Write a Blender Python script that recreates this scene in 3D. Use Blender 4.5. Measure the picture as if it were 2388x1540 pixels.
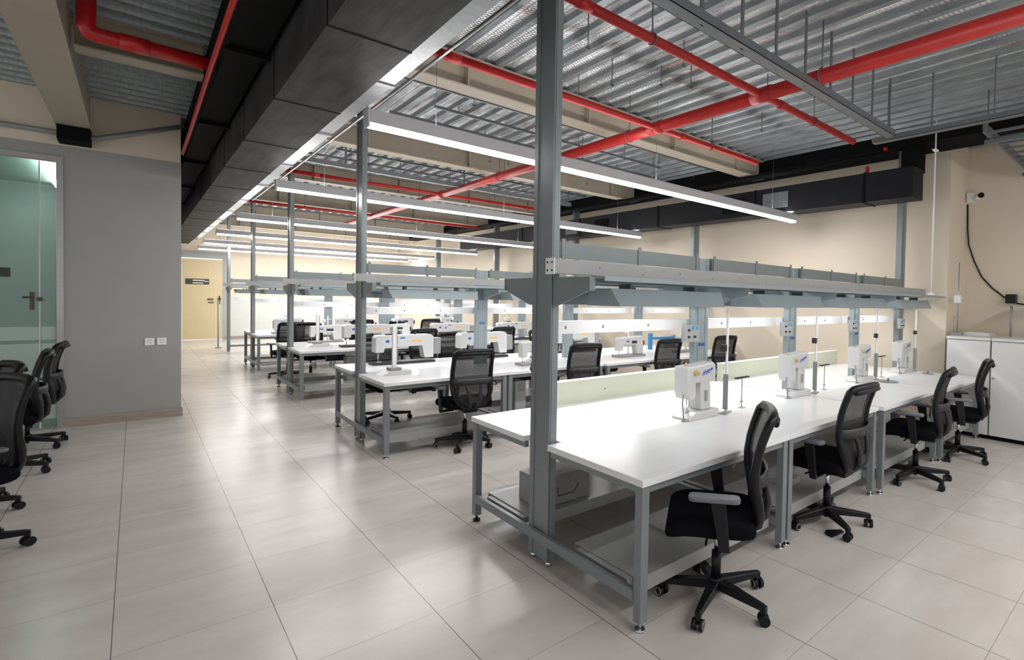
import bpy, bmesh, math, random
from mathutils import Vector, Matrix
random.seed(7)
for o in list(bpy.data.objects): bpy.data.objects.remove(o)
scene = bpy.context.scene
COL = scene.collection
PI = math.pi

# ------------------------------------------------------------------ camera
YAW, PITCH, ROLL, FPX, CX, CY, HC = -0.749658, -0.022546, 0.0201171, 1219.299, 1450.0, 725.787, 1.61
def cam_axes():
    cy, sy = math.cos(YAW), math.sin(YAW); cp, sp = math.cos(PITCH), math.sin(PITCH); cr, sr = math.cos(ROLL), math.sin(ROLL)
    right = Vector((cy, sy, 0)); f0 = Vector((-sy, cy, 0)); u0 = Vector((0, 0, 1))
    fwd = cp*f0 + sp*u0; up = cp*u0 - sp*f0
    return cr*right + sr*up, cr*up - sr*right, fwd
r_, u_, f_ = cam_axes()
cd = bpy.data.cameras.new('camera'); cam = bpy.data.objects.new('camera', cd); COL.objects.link(cam)
m = Matrix.Identity(4)
for i in range(3):
    m[i][0] = r_[i]; m[i][1] = u_[i]; m[i][2] = -f_[i]
m[2][3] = HC
cam.matrix_world = m
cd.sensor_fit = 'HORIZONTAL'; cd.sensor_width = 36.0
cd.lens = FPX/2388*36
cd.shift_x = (1194-CX)/2388; cd.shift_y = (CY-770)/2388
cd.clip_start = 0.05; cd.clip_end = 100
scene.camera = cam

# ------------------------------------------------------------------ world, exposure
w = bpy.data.worlds.new('world'); scene.world = w; w.use_nodes = True
w.node_tree.nodes['Background'].inputs[0].default_value = (0.98, 0.98, 0.96, 1)
w.node_tree.nodes['Background'].inputs[1].default_value = 0.34
vs = scene.view_settings
vs.view_transform = 'Standard'; vs.look = 'None'; vs.gamma = 1; vs.use_curve_mapping = False
vs.exposure = 1.55
LAMP = 18.0      # suspended linear lamps
HOODL = 5.0      # LED tubes under the hoods

# ------------------------------------------------------------------ materials
def nodes_of(name):
    mt = bpy.data.materials.new(name); mt.use_nodes = True
    nt = mt.node_tree; return mt, nt, nt.nodes['Principled BSDF']
def mat(name, col, rough=0.5, metal=0.0, var=0.06, scale=6.0, bump=0.0, stretch=(1, 1, 1), spec=0.5, coat=0.0):
    mt, nt, b = nodes_of(name)
    tc = nt.nodes.new('ShaderNodeTexCoord'); mp = nt.nodes.new('ShaderNodeMapping')
    mp.inputs['Scale'].default_value = stretch
    nz = nt.nodes.new('ShaderNodeTexNoise'); nz.inputs['Scale'].default_value = scale; nz.inputs['Detail'].default_value = 5
    nt.links.new(tc.outputs['Object'], mp.inputs['Vector']); nt.links.new(mp.outputs[0], nz.inputs['Vector'])
    cr = nt.nodes.new('ShaderNodeValToRGB')
    cr.color_ramp.elements[0].position = 0.3; cr.color_ramp.elements[1].position = 0.7
    cr.color_ramp.elements[0].color = [c*(1-var) for c in col[:3]]+[1]
    cr.color_ramp.elements[1].color = [min(1, c*(1+var)) for c in col[:3]]+[1]
    nt.links.new(nz.outputs['Fac'], cr.inputs['Fac']); nt.links.new(cr.outputs['Color'], b.inputs['Base Color'])
    b.inputs['Roughness'].default_value = rough; b.inputs['Metallic'].default_value = metal
    b.inputs['Specular IOR Level'].default_value = spec
    if bump:
        bp = nt.nodes.new('ShaderNodeBump'); bp.inputs['Strength'].default_value = bump; bp.inputs['Distance'].default_value = 0.01
        nt.links.new(nz.outputs['Fac'], bp.inputs['Height']); nt.links.new(bp.outputs[0], b.inputs['Normal'])
    return mt
def emis(name, col, s):
    mt, nt, b = nodes_of(name)
    b.inputs['Base Color'].default_value = (*col, 1)
    b.inputs['Emission Color'].default_value = (*col, 1); b.inputs['Emission Strength'].default_value = s
    return mt

M = {}
M['gray_wall'] = mat('grey_paint', (0.36, 0.36, 0.34), 0.6, var=0.02, scale=3)
M['cream'] = mat('cream_paint', (0.74, 0.645, 0.52), 0.55, var=0.02, scale=1.2)
M['white_wall'] = mat('white_paint', (0.6, 0.62, 0.6), 0.6, var=0.02)
M['beam_beige'] = mat('beige_steel_paint', (0.42, 0.365, 0.29), 0.55, var=0.05, scale=2.5)
M['base_tile'] = mat('skirting_tile', (0.36, 0.30, 0.26), 0.35, var=0.12, scale=5, stretch=(1, 1, 6))
M['steel'] = mat('grey_powder_coat', (0.225, 0.255, 0.262), 0.38, metal=0.25, var=0.04, scale=12)
M['steel_w'] = mat('pale_grey_powder_coat', (0.38, 0.385, 0.38), 0.4, metal=0.1, var=0.03, scale=8)
M['hood'] = mat('blue_grey_sheet', (0.31, 0.37, 0.395), 0.35, metal=0.3, var=0.03, scale=4)
M['top_white'] = mat('white_laminate', (0.80, 0.80, 0.815), 0.22, var=0.015, scale=2, stretch=(1, 8, 1))
M['edge'] = mat('white_edge_band', (0.62, 0.62, 0.62), 0.4, var=0.02)
M['plastic_white'] = mat('white_duct_plastic', (0.84, 0.84, 0.84), 0.4, var=0.01)
M['machine'] = mat('machine_enamel', (0.58, 0.58, 0.57), 0.25, var=0.02, coat=0.5)
M['machine_grey'] = mat('machine_grey', (0.28, 0.28, 0.28), 0.4, var=0.05)
M['panel_green'] = mat('pale_green_grey_panel', (0.53, 0.55, 0.43), 0.5, var=0.02, scale=3)
M['black'] = mat('black_plastic', (0.006, 0.006, 0.008), 0.4, var=0.1, spec=0.3)
M['fabric'] = mat('black_fabric', (0.005, 0.005, 0.007), 0.9, var=0.3, scale=180, bump=0.3, spec=0.1)
M['dgrey'] = mat('dark_grey_plastic', (0.03, 0.03, 0.034), 0.45, var=0.08, spec=0.35)
M['lgrey'] = mat('grey_armrest', (0.14, 0.14, 0.16), 0.45, var=0.06)
M['chrome'] = mat('chrome', (0.7, 0.7, 0.72), 0.15, metal=1.0, var=0.02)
M['blackduct'] = mat('black_insulation', (0.032, 0.032, 0.034), 0.6, var=0.5, scale=4, bump=0.5, stretch=(3, 0.7, 1), spec=0.3)
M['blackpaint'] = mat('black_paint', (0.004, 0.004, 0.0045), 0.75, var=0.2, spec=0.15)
M['navyduct'] = mat('charcoal_duct', (0.005, 0.006, 0.009), 0.5, var=0.2, scale=4, spec=0.25)
M['red'] = mat('red_pipe_paint', (0.46, 0.012, 0.010), 0.38, var=0.12, scale=5)
M['galv'] = mat('galvanised_bright', (0.33, 0.34, 0.35), 0.35, metal=0.7, var=0.12, scale=25)
M['strut'] = mat('strut_steel', (0.17, 0.185, 0.20), 0.4, metal=0.5, var=0.08)
M['conduit'] = mat('conduit_grey', (0.30, 0.31, 0.31), 0.45, metal=0.2, var=0.05)
M['door'] = mat('tan_door_laminate', (0.60, 0.49, 0.29), 0.4, var=0.03, scale=2)
M['frame_grey'] = mat('grey_door_frame', (0.36, 0.38, 0.38), 0.5, var=0.02)
M['alu'] = mat('brushed_aluminium', (0.42, 0.41, 0.42), 0.35, metal=0.7, var=0.05, stretch=(1, 1, 20))
M['bronze'] = mat('bronze_handle', (0.09, 0.06, 0.05), 0.3, metal=0.8, var=0.05)
M['cab'] = mat('white_cabinet', (0.66, 0.65, 0.64), 0.4, var=0.01, scale=2)
M['blue'] = mat('blue_ink', (0.02, 0.09, 0.45), 0.5, var=0.05)
M['cyan'] = mat('light_blue_ink', (0.05, 0.30, 0.62), 0.5, var=0.05)
M['orange'] = mat('orange_ink', (0.85, 0.42, 0.12), 0.5, var=0.05)
M['gold'] = mat('gold_dial', (0.62, 0.45, 0.18), 0.35, metal=0.4, var=0.05)
M['sign_black'] = mat('black_sign', (0.01, 0.01, 0.01), 0.3, var=0.05)
M['sign_white'] = mat('white_lettering', (0.7, 0.7, 0.68), 0.5, var=0.02)
M['lamp_body'] = mat('lamp_housing', (0.60, 0.60, 0.62), 0.4, metal=0.2, var=0.03)
M['rust'] = mat('rusty_brown', (0.25, 0.10, 0.04), 0.7, var=0.3)
M['shade_blue'] = mat('blue_plastic_guard', (0.03, 0.20, 0.42), 0.4, var=0.05)
M['lens'] = emis('lamp_lens', (1.0, 0.985, 0.97), LAMP)
M['uplight'] = emis('added_ceiling_uplight', (1.0, 0.985, 0.97), 5.5)  # upward glow added to brighten the deck, not a known part of the lamps
M['led'] = emis('led_tube', (1.0, 0.99, 0.975), HOODL)
M['led_s'] = emis('glass_room_lamp', (0.95, 1, 1), 8)

def deck_mat():
    mt, nt, b = nodes_of('galvanised_deck')
    tc = nt.nodes.new('ShaderNodeTexCoord')
    mp = nt.nodes.new('ShaderNodeMapping'); mp.inputs['Scale'].default_value = (5, 0.8, 1)
    nz = nt.nodes.new('ShaderNodeTexNoise'); nz.inputs['Scale'].default_value = 2.2; nz.inputs['Detail'].default_value = 6
    nt.links.new(tc.outputs['Object'], mp.inputs[0]); nt.links.new(mp.outputs[0], nz.inputs['Vector'])
    cr = nt.nodes.new('ShaderNodeValToRGB'); e = cr.color_ramp.elements
    e[0].position = 0.36; e[0].color = (0.40, 0.41, 0.42, 1); e[1].position = 0.60; e[1].color = (0.97, 0.98, 0.99, 1)
    nt.links.new(nz.outputs['Fac'], cr.inputs['Fac'])
    # blotches of red overspray where the pipes were painted
    n2 = nt.nodes.new('ShaderNodeTexNoise'); n2.inputs['Scale'].default_value = 1.3; n2.inputs['Detail'].default_value = 4
    nt.links.new(tc.outputs['Object'], n2.inputs['Vector'])
    c2 = nt.nodes.new('ShaderNodeValToRGB'); e2 = c2.color_ramp.elements
    e2[0].position = 0.60; e2[0].color = (0, 0, 0, 1); e2[1].position = 0.70; e2[1].color = (0.55, 0.55, 0.55, 1)
    nt.links.new(n2.outputs['Fac'], c2.inputs['Fac'])
    mx = nt.nodes.new('ShaderNodeMixRGB'); mx.inputs[2].default_value = (0.55, 0.12, 0.10, 1)
    nt.links.new(c2.outputs[0], mx.inputs[0]); nt.links.new(cr.outputs[0], mx.inputs[1])
    nt.links.new(mx.outputs[0], b.inputs['Base Color'])
    b.inputs['Metallic'].default_value = 0.45; b.inputs['Roughness'].default_value = 0.34
    wv = nt.nodes.new('ShaderNodeTexWave'); wv.bands_direction = 'Y'; wv.inputs['Scale'].default_value = 9; wv.inputs['Distortion'].default_value = 0.4
    nt.links.new(tc.outputs['Object'], wv.inputs['Vector'])
    bp = nt.nodes.new('ShaderNodeBump'); bp.inputs['Strength'].default_value = 0.5; bp.inputs['Distance'].default_value = 0.02
    nt.links.new(wv.outputs['Fac'], bp.inputs['Height']); nt.links.new(bp.outputs[0], b.inputs['Normal'])
    return mt
M['deck'] = deck_mat()
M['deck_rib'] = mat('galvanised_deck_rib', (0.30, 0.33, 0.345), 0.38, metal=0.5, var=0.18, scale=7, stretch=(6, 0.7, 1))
M['deck_side'] = mat('galvanised_deck_side_bay', (0.50, 0.51, 0.52), 0.36, metal=0.55, var=0.45, scale=2.5, stretch=(0.5, 9, 1), bump=0.4)

def floor_mat():
    mt, nt, b = nodes_of('stone_tile_floor')
    N = nt.nodes.new; L = nt.links.new
    tc = N('ShaderNodeTexCoord'); sx = N('ShaderNodeSeparateXYZ'); L(tc.outputs['Object'], sx.inputs[0])
    def mth(op, a, bb=None, c=None):
        n = N('ShaderNodeMath'); n.operation = op
        for i, v in enumerate((a, bb, c)):
            if v is None: continue
            if isinstance(v, (int, float)): n.inputs[i].default_value = v
            else: L(v, n.inputs[i])
        return n.outputs[0]
    X, Y = sx.outputs[0], sx.outputs[1]
    xs = mth('DIVIDE', mth('ADD', X, 60.08), 0.6)
    right = mth('GREATER_THAN', X, 1.72)
    ys = mth('DIVIDE', mth('SUBTRACT', mth('ADD', Y, 60.0-0.14), mth('MULTIPLY', right, 0.43)), 0.6)
    def line(v, wd):
        fr = mth('FRACT', v); d = mth('MINIMUM', fr, mth('SUBTRACT', 1.0, fr)); return mth('LESS_THAN', d, wd)
    lx = line(xs, 0.0035); ly = line(ys, 0.0026)
    joint = mth('MAXIMUM', lx, mth('MULTIPLY', ly, 0.65))
    # per-tile random + diagonal veins
    idv = N('ShaderNodeCombineXYZ'); L(mth('FLOOR', xs), idv.inputs[0]); L(mth('FLOOR', ys), idv.inputs[1])
    wn = N('ShaderNodeTexWhiteNoise'); wn.noise_dimensions = '3D'; L(idv.outputs[0], wn.inputs['Vector'])
    ad = N('ShaderNodeVectorMath'); ad.operation = 'MULTIPLY_ADD'; L(wn.outputs['Color'], ad.inputs[0]); ad.inputs[1].default_value = (7, 7, 0); L(tc.outputs['Object'], ad.inputs[2])
    mp = N('ShaderNodeMapping'); mp.inputs['Rotation'].default_value = (0, 0, 0.55); mp.inputs['Scale'].default_value = (1.2, 3.2, 1); L(ad.outputs[0], mp.inputs[0])
    nz = N('ShaderNodeTexNoise'); nz.inputs['Scale'].default_value = 1.6; nz.inputs['Detail'].default_value = 7; nz.inputs['Roughness'].default_value = 0.55; L(mp.outputs[0], nz.inputs['Vector'])
    cr = N('ShaderNodeValToRGB'); e = cr.color_ramp.elements
    e[0].position = 0.30; e[0].color = (0.535, 0.49, 0.455, 1); e[1].position = 0.72; e[1].color = (0.62, 0.58, 0.55, 1)
    L(nz.outputs['Fac'], cr.inputs['Fac'])
    mx = N('ShaderNodeMixRGB'); L(joint, mx.inputs[0]); L(cr.outputs[0], mx.inputs[1]); mx.inputs[2].default_value = (0.17, 0.16, 0.15, 1)
    L(mx.outputs[0], b.inputs['Base Color'])
    rr = mth('MULTIPLY_ADD', nz.outputs['Fac'], 0.14, 0.17); L(rr, b.inputs['Roughness'])
    b.inputs['Specular IOR Level'].default_value = 0.45
    return mt
M['floor'] = floor_mat()

def mesh_fabric():
    mt, nt, b = nodes_of('black_net_fabric'); N = nt.nodes.new; L = nt.links.new
    b.inputs['Base Color'].default_value = (0.01, 0.01, 0.012, 1); b.inputs['Roughness'].default_value = 0.6
    tc = N('ShaderNodeTexCoord'); wv = N('ShaderNodeTexWave'); wv.inputs['Scale'].default_value = 60; wv.bands_direction = 'Z'
    L(tc.outputs['Object'], wv.inputs['Vector'])
    tr = N('ShaderNodeBsdfTransparent'); ms = N('ShaderNodeMixShader')
    mr = N('ShaderNodeMapRange'); mr.inputs['To Min'].default_value = 0.82; mr.inputs['To Max'].default_value = 0.96
    L(wv.outputs['Fac'], mr.inputs['Value']); L(mr.outputs[0], ms.inputs[0])
    L(tr.outputs[0], ms.inputs[1]); L(b.outputs[0], ms.inputs[2])
    L(ms.outputs[0], nt.nodes['Material Output'].inputs['Surface'])
    return mt
M['net'] = mesh_fabric()
def glass_mat(name, tint, fog, rough=0.02):
    mt, nt, b = nodes_of(name); N = nt.nodes.new; L = nt.links.new
    b.inputs['Base Color'].default_value = (*tint, 1); b.inputs['Roughness'].default_value = 0.5
    tr = N('ShaderNodeBsdfTransparent'); tr.inputs[0].default_value = (*[min(1, c*1.0) for c in tint], 1)
    gl = N('ShaderNodeBsdfGlossy'); gl.inputs['Roughness'].default_value = rough
    fr = N('ShaderNodeFresnel'); fr.inputs[0].default_value = 1.45
    m1 = N('ShaderNodeMixShader'); m1.inputs[0].default_value = fog; L(tr.outputs[0], m1.inputs[1]); L(b.outputs[0], m1.inputs[2])
    m2 = N('ShaderNodeMixShader'); L(fr.outputs[0], m2.inputs[0]); L(m1.outputs[0], m2.inputs[1]); L(gl.outputs[0], m2.inputs[2])
    L(m2.outputs[0], nt.nodes['Material Output'].inputs['Surface'])
    return mt
M['glass'] = glass_mat('green_tinted_glass', (0.66, 0.80, 0.76), 0.12)
M['frost'] = glass_mat('frosted_film', (0.72, 0.84, 0.80), 0.5, 0.3)

# ------------------------------------------------------------------ mesh helpers
class MB:
    def __init__(s): s.v = []; s.f = []; s.sm = []
    def add(s, vs, fs, smooth=False):
        o = len(s.v); s.v += [tuple(p) for p in vs]; s.f += [tuple(i+o for i in f) for f in fs]; s.sm += [smooth]*len(fs); return s
    def box(s, x0, x1, y0, y1, z0, z1):
        return s.add([(x0,y0,z0),(x1,y0,z0),(x1,y1,z0),(x0,y1,z0),(x0,y0,z1),(x1,y0,z1),(x1,y1,z1),(x0,y1,z1)],
                     [(0,3,2,1),(4,5,6,7),(0,1,5,4),(1,2,6,5),(2,3,7,6),(3,0,4,7)])
    def prism(s, pts, a, b, axis='y', smooth=False):
        # pts: 2-D outline; axis = extrusion direction
        def P(p, t):
            return {'y': (p[0], t, p[1]), 'x': (t, p[0], p[1]), 'z': (p[0], p[1], t)}[axis]
        n = len(pts); vs = [P(p, a) for p in pts]+[P(p, b) for p in pts]
        fs = [tuple(range(n)), tuple(range(2*n-1, n-1, -1))]
        s.add(vs, fs)
        o = len(s.v)-2*n
        for i in range(n):
            j = (i+1) % n; s.f.append((o+i, o+n+i, o+n+j, o+j)); s.sm.append(smooth)
        return s
    def tube(s, pts, r, n=10, cap=True, smooth=True, flat=1.0):
        pts = [Vector(p) for p in pts]; k = len(pts); rs = r if isinstance(r, (list, tuple)) else [r]*k
        up = None; rings = []
        for i, p in enumerate(pts):
            t = (pts[min(i+1, k-1)]-pts[max(i-1, 0)]).normalized()
            if up is None:
                a = Vector((0, 0, 1)) if abs(t.z) < 0.9 else Vector((1, 0, 0))
                up = (a-t*a.dot(t)).normalized()
            else: up = (up-t*up.dot(t)).normalized()
            sd = t.cross(up)
            rings.append([p+(up*math.cos(2*PI*j/n)*flat+sd*math.sin(2*PI*j/n))*rs[i] for j in range(n)])
        vs = [q for rg in rings for q in rg]; fs = []
        for i in range(k-1):
            for j in range(n):
                j2 = (j+1) % n; fs.append((i*n+j, i*n+j2, (i+1)*n+j2, (i+1)*n+j))
        s.add(vs, fs, smooth)
        if cap: s.add(rings[0], [tuple(range(n-1, -1, -1))]); s.add(rings[-1], [tuple(range(n))])
        return s
    def cyl(s, p, q, r, n=14, smooth=True): return s.tube([p, q], r, n, smooth=smooth)
    def ball(s, c, r, n=10, sc=(1, 1, 1)):
        vs = []; fs = []
        for i in range(n+1):
            a = PI*i/n
            for j in range(n*2):
                b = PI*j/n; vs.append((c[0]+r*sc[0]*math.sin(a)*math.cos(b), c[1]+r*sc[1]*math.sin(a)*math.sin(b), c[2]+r*sc[2]*math.cos(a)))
        for i in range(n):
            for j in range(n*2):
                j2 = (j+1) % (n*2); fs.append((i*n*2+j, i*n*2+j2, (i+1)*n*2+j2, (i+1)*n*2+j))
        return s.add(vs, fs, True)
    def rbox(s, x0, x1, y0, y1, z0, z1, r, seg=4, axis='z'):
        # box with rounded corners in the plane across axis, also slightly domed
        pts = []
        if axis == 'z': a0, a1, b0, b1, c0, c1 = x0, x1, y0, y1, z0, z1
        elif axis == 'y': a0, a1, b0, b1, c0, c1 = x0, x1, z0, z1, y0, y1
        else: a0, a1, b0, b1, c0, c1 = y0, y1, z0, z1, x0, x1
        for (cx, cy, st) in ((a1-r, b1-r, 0), (a0+r, b1-r, PI/2), (a0+r, b0+r, PI), (a1-r, b0+r, 1.5*PI)):
            for i in range(seg+1):
                t = st+PI/2*i/seg; pts.append((cx+r*math.cos(t), cy+r*math.sin(t)))
        return s.prism(pts, c0, c1, axis)
    def build(s, name, m, parent=None, bevel=0, seg=2):
        me = bpy.data.meshes.new(name); me.from_pydata(s.v, [], s.f); me.validate(); me.update()
        bm = bmesh.new(); bm.from_mesh(me); bmesh.ops.remove_doubles(bm, verts=bm.verts, dist=1e-5)
        bmesh.ops.recalc_face_normals(bm, faces=bm.faces); bm.to_mesh(me); bm.free()
        sm = s.sm
        if len(sm) == len(me.polygons): me.polygons.foreach_set('use_smooth', sm)
        me.materials.append(m if not isinstance(m, str) else M[m])
        o = bpy.data.objects.new(name, me); COL.objects.link(o)
        if parent is not None: o.parent = parent
        if bevel:
            bv = o.modifiers.new('bevel', 'BEVEL'); bv.width = bevel; bv.segments = seg; bv.limit_method = 'ANGLE'; bv.angle_limit = 0.6
        return o

def empty(name, loc=(0, 0, 0), rz=0):
    o = bpy.data.objects.new(name, None); COL.objects.link(o); o.location = loc; o.rotation_euler = (0, 0, rz); o.empty_display_size = 0.1; return o
def tag(o, label, cat, group=None, kind=None):
    o['label'] = label; o['category'] = cat
    if group: o['group'] = group
    if kind: o['kind'] = kind
    return o
def struct(o, label=None):
    o['kind'] = 'structure'
    if label: o['label'] = label
    return o
def lab(o, l): o['label'] = l; return o
CH = {}
def copy_tree(o, parent=None):
    c = o.copy(); COL.objects.link(c)
    if parent is not None: c.parent = parent; c.matrix_parent_inverse = o.matrix_parent_inverse.copy()
    for k in [x for x in o.children]: copy_tree(k, c)
    return c
def placed(proto, used, loc, rz, label, cat, group):
    o = proto if not used[0] else copy_tree(proto); used[0] = True
    o.location = loc; o.rotation_euler = (0, 0, rz); tag(o, label, cat, group); return o
def arc(cx, cy, r, a0, a1, n): return [(cx+r*math.cos(a0+(a1-a0)*i/n), cy+r*math.sin(a0+(a1-a0)*i/n)) for i in range(n+1)]

# ================================================================== STRUCTURE
DZ = 3.84; XW = 7.86; YF = 21.9; YL = 8.75
struct(MB().box(-6, 9.5, -4, YF+0.2, -0.1, 0).build('floor', 'floor'))
# corrugated steel deck, ribs along Y over the hall and along X over the left bay
def deck(x0, x1, y0, y1, axis, pitch, name, m1, m2):
    prof = []
    a, b = (x0, x1) if axis == 'y' else (y0, y1)
    t = a
    while t < b:
        prof += [(t, DZ), (t+pitch*0.26, DZ), (t+pitch*0.34, DZ+0.045), (t+pitch*0.60, DZ+0.045), (t+pitch*0.62, DZ+0.037), (t+pitch*0.72, DZ+0.037), (t+pitch*0.74, DZ+0.045), (t+pitch*0.94, DZ+0.045)]
        t += pitch
    prof.append((t, DZ))
    c, d = (y0, y1) if axis == 'y' else (x0, x1)
    vs = []; fs = []
    for (p, z) in prof:
        vs += [(p, c, z), (p, d, z)] if axis == 'y' else [(c, p, z), (d, p, z)]
    for i in range(len(prof)-1): fs.append((2*i, 2*i+1, 2*i+3, 2*i+2))
    o = MB().add(vs, fs).build(name, m1)
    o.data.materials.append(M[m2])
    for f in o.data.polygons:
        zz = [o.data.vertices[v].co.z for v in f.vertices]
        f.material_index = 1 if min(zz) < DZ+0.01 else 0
    return o
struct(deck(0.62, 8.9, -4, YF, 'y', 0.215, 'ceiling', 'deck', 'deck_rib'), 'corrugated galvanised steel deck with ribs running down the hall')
struct(deck(-6, 0.60, -4, 8.7, 'x', 0.215, 'ceiling_left', 'deck_side', 'deck_rib'), 'corrugated steel deck over the left bay')
struct(MB().box(-6, 9.5, -4, YF+0.2, DZ+0.11, DZ+0.2).build('ceiling_slab', 'gray_wall'))
# right wall with recess
struct(MB().box(XW, XW+0.9, 2.14, YF, 0, DZ+0.1).build('wall_right', 'cream'))
struct(MB().box(8.66, 8.8, -4, 2.14, 0, DZ+0.1).build('wall_right_recess', 'cream'))
struct(MB().box(0.42, 8.8, YF, YF+0.2, 2.9, DZ+0.1).box(2.2, 8.8, YF, YF+0.2, 0, 2.9).box(0.42, 1.06, YF, YF+0.2, 0, 2.9).build('wall_far', 'cream'))
struct(MB().box(0.42, 1.08, YF-0.03, YF, 0, 2.9).box(0.42, 2.35, YF-0.03, YF, 2.68, 2.9).box(2.13, 2.35, YF-0.03, YF, 0, 2.68).build('trim_1', 'frame_grey'), 'grey painted surround of the far door')
struct(MB().box(2.35, 7.8, YF-0.03, YF, 0, 1.35).build('trim_2', 'white_wall'), 'pale grey lower band of the far wall')
struct(MB().box(2.2, XW, YF-0.05, YF-0.03, 0, 0.1).build('baseboard_far', 'base_tile'))
# grey wall at left with the glass entrance
YL = 8.75
struct(MB().box(-0.60, 0.43, YL, YL+0.2, 0, 3.23).box(-6, -0.60, YL, YL+0.2, 3.1, 3.23).box(-6, -2.5, YL, YL+0.2, 0, 3.1)
       .box(0.30, 0.43, YL+0.2, YF, 0, 3.23).build('wall_left', 'gray_wall'))
struct(MB().box(-6, 0.425, YL+0.005, YL+0.2, 3.231, DZ+0.09).box(0.30, 0.425, YL+0.2, YF, 3.231, DZ+0.1).build('wall_left_upper', 'cream'), 'beige upper part of the left wall')
struct(MB().box(-0.60, 0.445, YL-0.018, YL-0.0005, 0, 0.11).build('baseboard_left', 'base_tile'))
# room behind the glass
struct(MB().box(-6, 0.3, 11.6, 11.8, 0, 3.2).box(-6, -5.9, YL+0.2, 11.6, 0, 3.2).build('wall_room', 'white_wall'), 'pale wall of the room behind the glass')
struct(MB().box(-6, 0.3, YL+0.2, 11.8, 3.15, 3.23).build('ceiling_room', 'white_wall'))

# glass door set in an aluminium frame
g = empty('glass_door', (0, 0, 0)); tag(g, 'green tinted glass entrance door with frosted bands, in the grey wall at left', 'door')
MB().box(-0.655, -0.60, YL-0.02, YL+0.06, 0, 3.10).box(-2.5, -0.655, YL-0.02, YL+0.06, 3.04, 3.10).build('door_frame', 'alu', g)
lf = MB().box(-1.9, -0.79, YL+0.01, YL+0.022, 0.02, 3.03).build('door_leaf', 'glass', g)
MB().box(-1.9, -0.79, YL+0.0065, YL+0.0095, 0.35, 0.98).box(-1.9, -0.79, YL+0.0065, YL+0.0095, 1.02, 1.17).build('frosted_film', 'frost', lf)
MB().box(-0.792, -0.78, YL+0.005, YL+0.027, 0.02, 3.03).build('door_edge', 'white_wall', lf)
h = MB(); h.box(-0.86, -0.825, YL-0.008, YL+0.005, 1.36, 1.56).cyl((-0.84, YL-0.0, 1.50), (-0.84, YL-0.05, 1.50), 0.012).tube([(-0.84, YL-0.05, 1.50), (-0.91, YL-0.055, 1.50)], 0.010)
h.cyl((-0.785, YL-0.0, 1.48), (-0.785, YL-0.05, 1.48), 0.024)
h.build('door_handle', 'bronze', g)
sg = MB().box(-1.24, -1.0, YL-0.004, YL+0.005, 1.72, 1.82).build('door_sign', 'sign_black', g)
MB().box(-1.20, -1.09, YL-0.007, YL-0.004, 1.75, 1.785).build('sign_lettering', 'sign_white', sg)
sp = MB().box(-0.775, -0.66, YL+0.01, YL+0.022, 0.02, 3.03).build('side_pane', 'glass', g)
MB().box(-0.775, -0.66, YL+0.0065, YL+0.0095, 0.12, 0.98).box(-0.775, -0.66, YL+0.0065, YL+0.0095, 1.02, 1.17).build('frosted_film', 'frost', sp)
l = MB().box(-0.84, -0.80, 9.2, 11.3, 3.06, 3.10); tag(l.build('panel_lamp', 'led_s'), 'slim lit lamp on the ceiling of the room behind the glass door', 'lamp')

# far double door
d = empty('door_1', (0, 0, 0)); struct(d, 'tan double door with black sign in the far wall')
MB().box(1.09, 1.955, YF-0.04, YF-0.005, 0.03, 2.64).build('door_leaf', 'door', d)
MB().box(1.965, 2.125, YF-0.04, YF-0.005, 0.03, 2.64).build('narrow_leaf', 'door', d)
s1 = MB().box(1.18, 1.78, YF-0.055, YF-0.04, 1.82, 2.0).build('door_sign', 'sign_black', d)
MB().box(1.36, 1.66, YF-0.06, YF-0.055, 1.93, 1.965).box(1.66, 1.76, YF-0.06, YF-0.055, 1.905, 1.93).box(1.36, 1.63, YF-0.06, YF-0.055, 1.85, 1.88).build('sign_lettering', 'sign_white', s1)
MB().box(1.74, 1.90, YF-0.09, YF-0.07, 1.33, 1.36).box(1.76, 1.90, YF-0.07, YF-0.04, 1.22, 1.25).box(1.74, 1.77, YF-0.09, YF-0.04, 1.33, 1.36).build('lever_handle', 'bronze', d)
MB().box(2.0, 2.10, YF-0.08, YF-0.06, 1.34, 1.37).box(2.03, 2.07, YF-0.06, YF-0.04, 1.18, 1.45).box(2.0, 2.03, YF-0.08, YF-0.04, 1.2, 1.24).build('lever_handle', 'bronze', d)

# ------------------------------------------------------------------ beams, ducts, pipes
b = MB(); b.box(-0.645, -0.365, -4, YL, 3.41, 3.43).box(-0.625, -0.385, -4, YL, 3.43, DZ-0.005)
b2 = empty('ceiling_beam', (0, 0, 0)); tag(b2, 'boxed beige beam running over the left chairs to the grey wall', 'beam', 'painted steel ceiling beams')
b.build('beam_casing', 'beam_beige', b2)
MB().box(-0.63, -0.37, YL-0.30, YL-0.005, 3.25, 3.408).build('support_bracket', 'blackpaint', b2)
def ibeam(y, x0, x1, label):
    mb = MB()
    mb.box(x0, x1, y-0.10, y+0.10, 3.55, 3.565).box(x0, x1, y-0.006, y+0.006, 3.565, DZ-0.02).box(x0, x1, y-0.10, y+0.10, DZ-0.02, DZ-0.004)
    for k in range(int((x1-x0)/1.45)):
        x = x0+0.9+k*1.45
        mb.box(x-0.005, x+0.005, y-0.09, y+0.09, 3.565, DZ-0.02)
    return tag(mb.build('steel_joist', 'beam_beige', None), label, 'beam', 'painted steel ceiling beams')
ibeam(4.68, 1.37, 7.27, 'beige steel I-beam across the hall ceiling, nearest of the run')
ibeam(7.52, 1.37, 7.27, 'beige steel I-beam across the hall ceiling, second of the run')
ibeam(10.4, 1.37, 7.27, 'beige steel I-beam across the hall ceiling, third of the run')
ibeam(13.4, 1.37, 7.27, 'beige steel I-beam across the hall ceiling, fourth of the run')
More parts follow.
